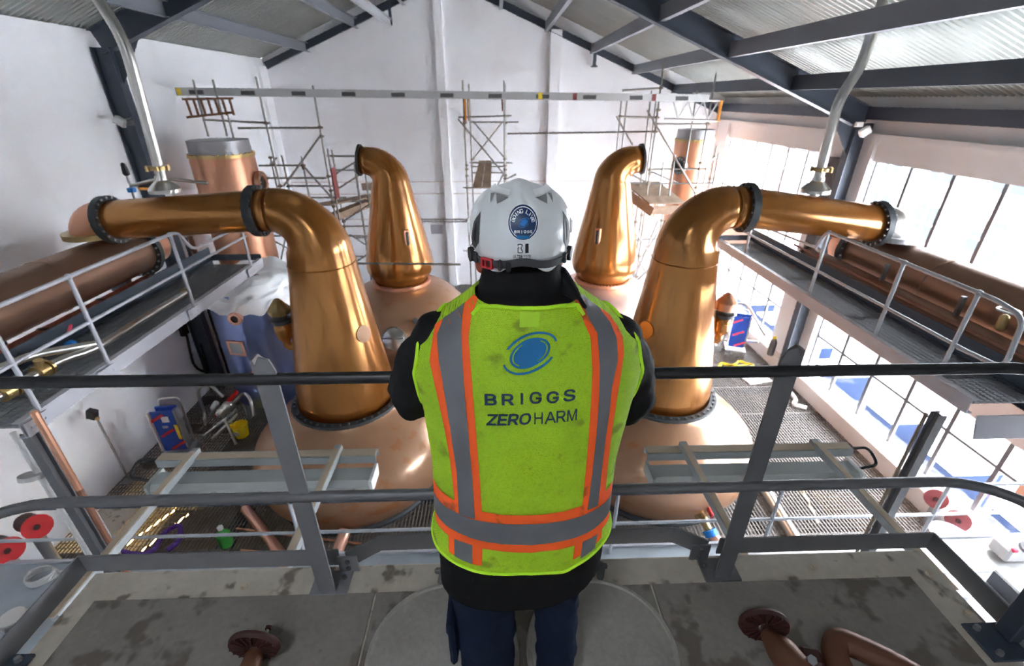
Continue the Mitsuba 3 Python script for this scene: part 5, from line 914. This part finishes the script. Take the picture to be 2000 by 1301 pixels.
for ch in 'BRIGGS':
    zb_ = 1.4165 + (x + .034) * .045
    part(vest, 'printed_letter', lay(sbox(x + .004, zb_, x + .0095, zb_ + .0268), .0026) if ch == 'I' else txt(ch, .0255, True, x, zb_, .0268, 0, .045), 'print_navy', False); x += .0375 if ch != 'I' else .0235
for k, (ch, w) in enumerate(zip('ZERO', (.0225, .0205, .0235, .0255))): part(vest, 'printed_letter', txt(ch, .0265, True, -.032 + sum((.0245, .0230, .0250, .03)[:k]), 1.3665 + .0012 * k, w, .16, .045), 'print_navy', False)
for k, (ch, w) in enumerate(zip('HARM', (.019, .025, .021, .022))): part(vest, 'printed_letter', txt(ch, .028, False, .0755 + sum((.0235, .026, .0245)[:k]), 1.371 + .0011 * k, w, 0, .045), 'print_navy', False)
def ell(cx, cz, a, b, ang, n=72): return Polygon([(cx + a * math.cos(t) * math.cos(ang) - b * math.sin(t) * math.sin(ang), cz + a * math.cos(t) * math.sin(ang) + b * math.sin(t) * math.cos(ang)) for t in np.linspace(0, 2 * PI, n, endpoint=False)])
def wedge(cx, cz, an, a0, a1, r):
    return Polygon([(cx, cz)] + [(cx + r * math.cos(an + math.radians(t)), cz + r * math.sin(an + math.radians(t))) for t in np.linspace(a0, a1, 20)])
def logo(cx, cz, k, an):      # tilted oval inside two sweeping crescents
    core = ell(cx, cz, .047 * k, .0290 * k, an); gap = ell(cx, cz, .0415 * k, .0245 * k, an).difference(ell(cx, cz, .0385 * k, .0218 * k, an))
    core = core.difference(gap.intersection(wedge(cx, cz, an, -75, 22, .1 * k).union(wedge(cx, cz, an, 105, 202, .1 * k))))
    c, s = math.cos(an), math.sin(an); ringo = ell(cx, cz, .0645 * k, .0405 * k, an).difference(ell(cx, cz, .0595 * k, .0352 * k, an))
    return [core, ringo.difference(wedge(cx, cz, an, 142, 176, .1 * k)).difference(wedge(cx, cz, an, -38, -4, .1 * k))]
for g in logo(.0655, 1.532, 1.0, .50):
    for h in getattr(g, 'geoms', [g]):
        if h.area > 2e-6: part(vest, 'printed_logo', lay(h, .0024, .006), 'print_blue', True)
# helmet, built on its own dome: theta 0 points at the camera, z up
HB, HA, HL, HC, HT = 1.725, .1115, .140, (HX, HY - .005), 1.856
def dome(th, z, off=0.0):
    th, z = np.asarray(th, float), np.asarray(z, float); q = np.clip((z - 1.762) / (HT - 1.762), 0, 1); s = (1 - q ** 2.5) ** (1 / 2.5); s = np.where(z < 1.762, 1 - .10 * ((1.762 - z) / .06) ** 2, s)
    return np.stack([HC[0] + (HA * s + off) * np.sin(th), HC[1] - (HL * s + off) * np.cos(th), z + off * np.where(q > .5, (q - .5) * 2, 0)], -1)
th = np.linspace(-PI, PI, 120, endpoint=False); rim = 1.722 - .026 * np.exp(-((np.abs(th) - .62) / .34) ** 2) + .012 * np.exp(-(th / .22) ** 2)
hr = V([dome(th, rim + (HT - .0005 - rim) * (1 - (1 - t) ** 1.7)) for t in np.linspace(0, 1, 48)])
crest = np.clip((hr[:, :, 2] - 1.832) / .016, 0, 1); X = hr[:, :, 0] - HX; hr[:, :, 2] += crest * .007 * (np.clip(1 - np.abs(X) / .022, 0, 1) ** .5 - .25 * np.clip(1 - np.abs(np.abs(X) - .05) / .02, 0, 1))
hs = skin(hr, (False, True)); hel = part(pw, 'helmet', hs, 'helmet', True, label='white climbing style safety helmet')
part(hel, 'rim_edge', sweep(np.vstack([hr[0], hr[0][:1]]), .004, 8, False), 'white_paint', True)
inn = V([dome(th, rim + .004 + (HT - .008 - rim) * t, -.008) for t in np.linspace(0, .9, 12)]); part(hel, 'foam_liner', skin(inn, (False, True)), 'helmet_grey', True)
def th_of(x, z):
    q = np.clip((np.asarray(z, float) - 1.762) / (HT - 1.762), 0, .98); return np.asarray(x, float) / (.118 * (1 - q ** 2.5) ** (1 / 2.5))
def onhel(poly, off, sz=.006):        # polygon in (arc x, z)
    v, f = polymesh(poly.buffer(0), sz); m = trimesh.Trimesh(dome(th_of(v[:, 0], v[:, 1]), v[:, 1], off), f, process=False); m.merge_vertices()
    return m
for s in (-1, 1):
    part(hel, 'vent', onhel(Polygon([(s * .028, 1.842), (s * .060, 1.8445), (s * .056, 1.831)]), .0015), 'vent', True); part(hel, 'vent', onhel(Polygon([(s * .066, 1.8445), (s * .080, 1.843), (s * .073, 1.8305)]), .0015), 'vent', True)
    part(hel, 'vent_hood', onhel(Polygon([(s * .022, 1.850), (s * .082, 1.852), (s * .082, 1.8455), (s * .026, 1.8435)]), .006), 'white_paint', True)
    e = part(hel, 'side_clip_panel', onhel(Polygon([(s * .102, 1.814), (s * .128, 1.790), (s * .150, 1.735), (s * .128, 1.733), (s * .108, 1.752)]), .002), 'helmet_grey', True); part(e, 'clip_slot', onhel(Polygon([(s * .112, 1.795), (s * .120, 1.787), (s * .129, 1.752), (s * .119, 1.7490)]), .0035), 'ink', True)
    part(hel, 'ear_clip', rbox(dome(s * 1.62, 1.765, .0), (.012, .04, .03), .004), 'white_paint')
SZ = 1.8025
sk = part(hel, 'round_sticker', onhel(Point(0, SZ).buffer(.0316, 32), .0018), 'white_paint', True, label='round navy sticker')
part(sk, 'navy_field', onhel(Point(0, SZ).buffer(.0304, 32), .0024), 'sticker_navy', True); part(sk, 'white_ring', onhel(Point(0, SZ).buffer(.0274, 32).difference(Point(0, SZ).buffer(.0261, 32)).difference(sbox(-.0125, SZ - .04, .0125, SZ - .018)), .003), 'white_paint', True)
def htxt(s, h, bold, x0, z0, width, ang=0.0, off=.0032):
    m = meshkit.text_mesh(s, h, .0005, bold); v = V(m.vertices); w = v[:, 0].max() - v[:, 0].min(); u = (v[:, 0] - v[:, 0].min() - w / 2) * width / w; y = v[:, 1] - h / 2
    a, b = x0 + u * math.cos(ang) - y * math.sin(ang), z0 + u * math.sin(ang) + y * math.cos(ang); q = dome(th_of(a, b), b, off); q[:, 1] -= v[:, 2]; m.vertices = q; return m
for k, ch in enumerate('GOING LIVE'):
    if ch == ' ': continue
    a = math.radians(74 - 16.6 * k); part(sk, 'sticker_letter', onhel(affinity.rotate(sbox(-.0206 * math.sin(a) - .0009, SZ + .0206 * math.cos(a) - .0032, -.0206 * math.sin(a) + .0009, SZ + .0206 * math.cos(a) + .0032), a, use_radians=True), .0034) if ch == 'I' else htxt(ch, .0064, True, -.0206 * math.sin(a), SZ + .0206 * math.cos(a), .0060, a), 'white_paint', False)
for k, ch in enumerate('BRIGGS'): part(sk, 'sticker_letter', onhel(sbox(-.0165 + .0063 * k, SZ - .0172, -.0150 + .0063 * k, SZ - .0119), .0034) if ch == 'I' else htxt(ch, .0053, True, -.01575 + .0063 * k, SZ - .01455, .0050), 'white_paint', False)
for g in logo(.001, SZ + .0015, .19, .42):
    for h in getattr(g, 'geoms', [g]):
        if h.area > 1e-7: part(sk, 'sticker_logo', onhel(h, .0032, .004), 'sticker_blue', True)
part(sk, 'blue_tab', onhel(sbox(-.0125, SZ - .0285, .0125, SZ - .0215), .0032), 'print_blue', True)
bb = [Polygon(p).buffer(.0011) for p in ()]
from shapely.geometry import LineString
mono = LineString([(-.0105, 1.7605), (-.0105, 1.7632), (-.0035, 1.7632), (-.0020, 1.7610), (-.0045, 1.7545), (-.0012, 1.7490), (-.0020, 1.7455), (-.0105, 1.7455), (-.0105, 1.7562), (-.0085, 1.7562)]).buffer(.00085)
part(hel, 'printed_mark', onhel(mono, .0018, .004), 'ink', True); part(hel, 'printed_mark', onhel(sbox(.0045, 1.745, .0115, 1.7642), .0018, .004), 'ink', True)
part(hel, 'printed_letter', htxt('ULTRA', .0068, True, -.0107, 1.7372, .0205, 0, .002), 'ink', False); part(hel, 'printed_letter', htxt('LITE', .0068, False, .0094, 1.7372, .0150, 0, .002), 'ink', False)
tb = np.linspace(-1.75, 1.75, 60); zb = 1.716 + .010 * np.exp(-(tb / .3) ** 2) - .004 * np.abs(tb)
hb = V([dome(tb, zb + d, .0045 + e) for d, e in ((-.009, 0), (-.009, .003), (.009, .003), (.009, 0))]).transpose(1, 0, 2); k_, n_ = hb.shape[:2]
part(hel, 'rear_strap', skin(hb, (True, True)), 'strap', True)
bk = dome(-.70, 1.7135, .009); B3 = rot(cat(bar((-.0135, 0, .009), (.0135, 0, .009), .007, .004), bar((-.0135, 0, -.009), (.0135, 0, -.009), .007, .004), bar((-.0125, 0, -.010), (-.0125, 0, .010), .007, .005, up=(1, 0, 0)), bar((.0125, 0, -.010), (.0125, 0, .010), .007, .005, up=(1, 0, 0)), bar((-.003, 0, -.010), (-.003, 0, .010), .006, .004, up=(1, 0, 0))), -38, (0, 0, 1)); part(hel, 'buckle', move(B3, bk), 'buckle_red', False, label='red strap buckle')
for a, w in ((-.42, .009), (-.26, .011), (-1.05, .015), (.95, .010)): part(hel, 'strap_loop', rot(rbox((0, 0, 0), (w, .008, .024), .003), math.degrees(a), (0, 0, 1)).apply_translation(dome(a, 1.7155, .009)), 'ink')
for s in (-1, 1): part(hel, 'adjuster', disc(dome(s * 1.30, 1.712, .008), (s * .95, -.3, 0), .016, .012, 20), 'ink'); part(hel, 'chin_strap', pipe([dome(s * 1.35, 1.72, -.004), (HX + s * .088, HY + .01, 1.69), (HX + s * .05, HY + .07, 1.645), (HX, HY + .085, 1.638)], .005, .02), 'strap', True)
part(pw, 'ear_protector', chain([[((HX - .092, HY - .01, 1.70), .014), ((HX - .088, HY - .03, 1.675), .012)]], .006, 3), 'skin_red', True); part(pw, 'ear_protector', chain([[((HX + .092, HY - .01, 1.705), .014), ((HX + .086, HY - .03, 1.685), .012)]], .006, 3), 'skin_red', True)
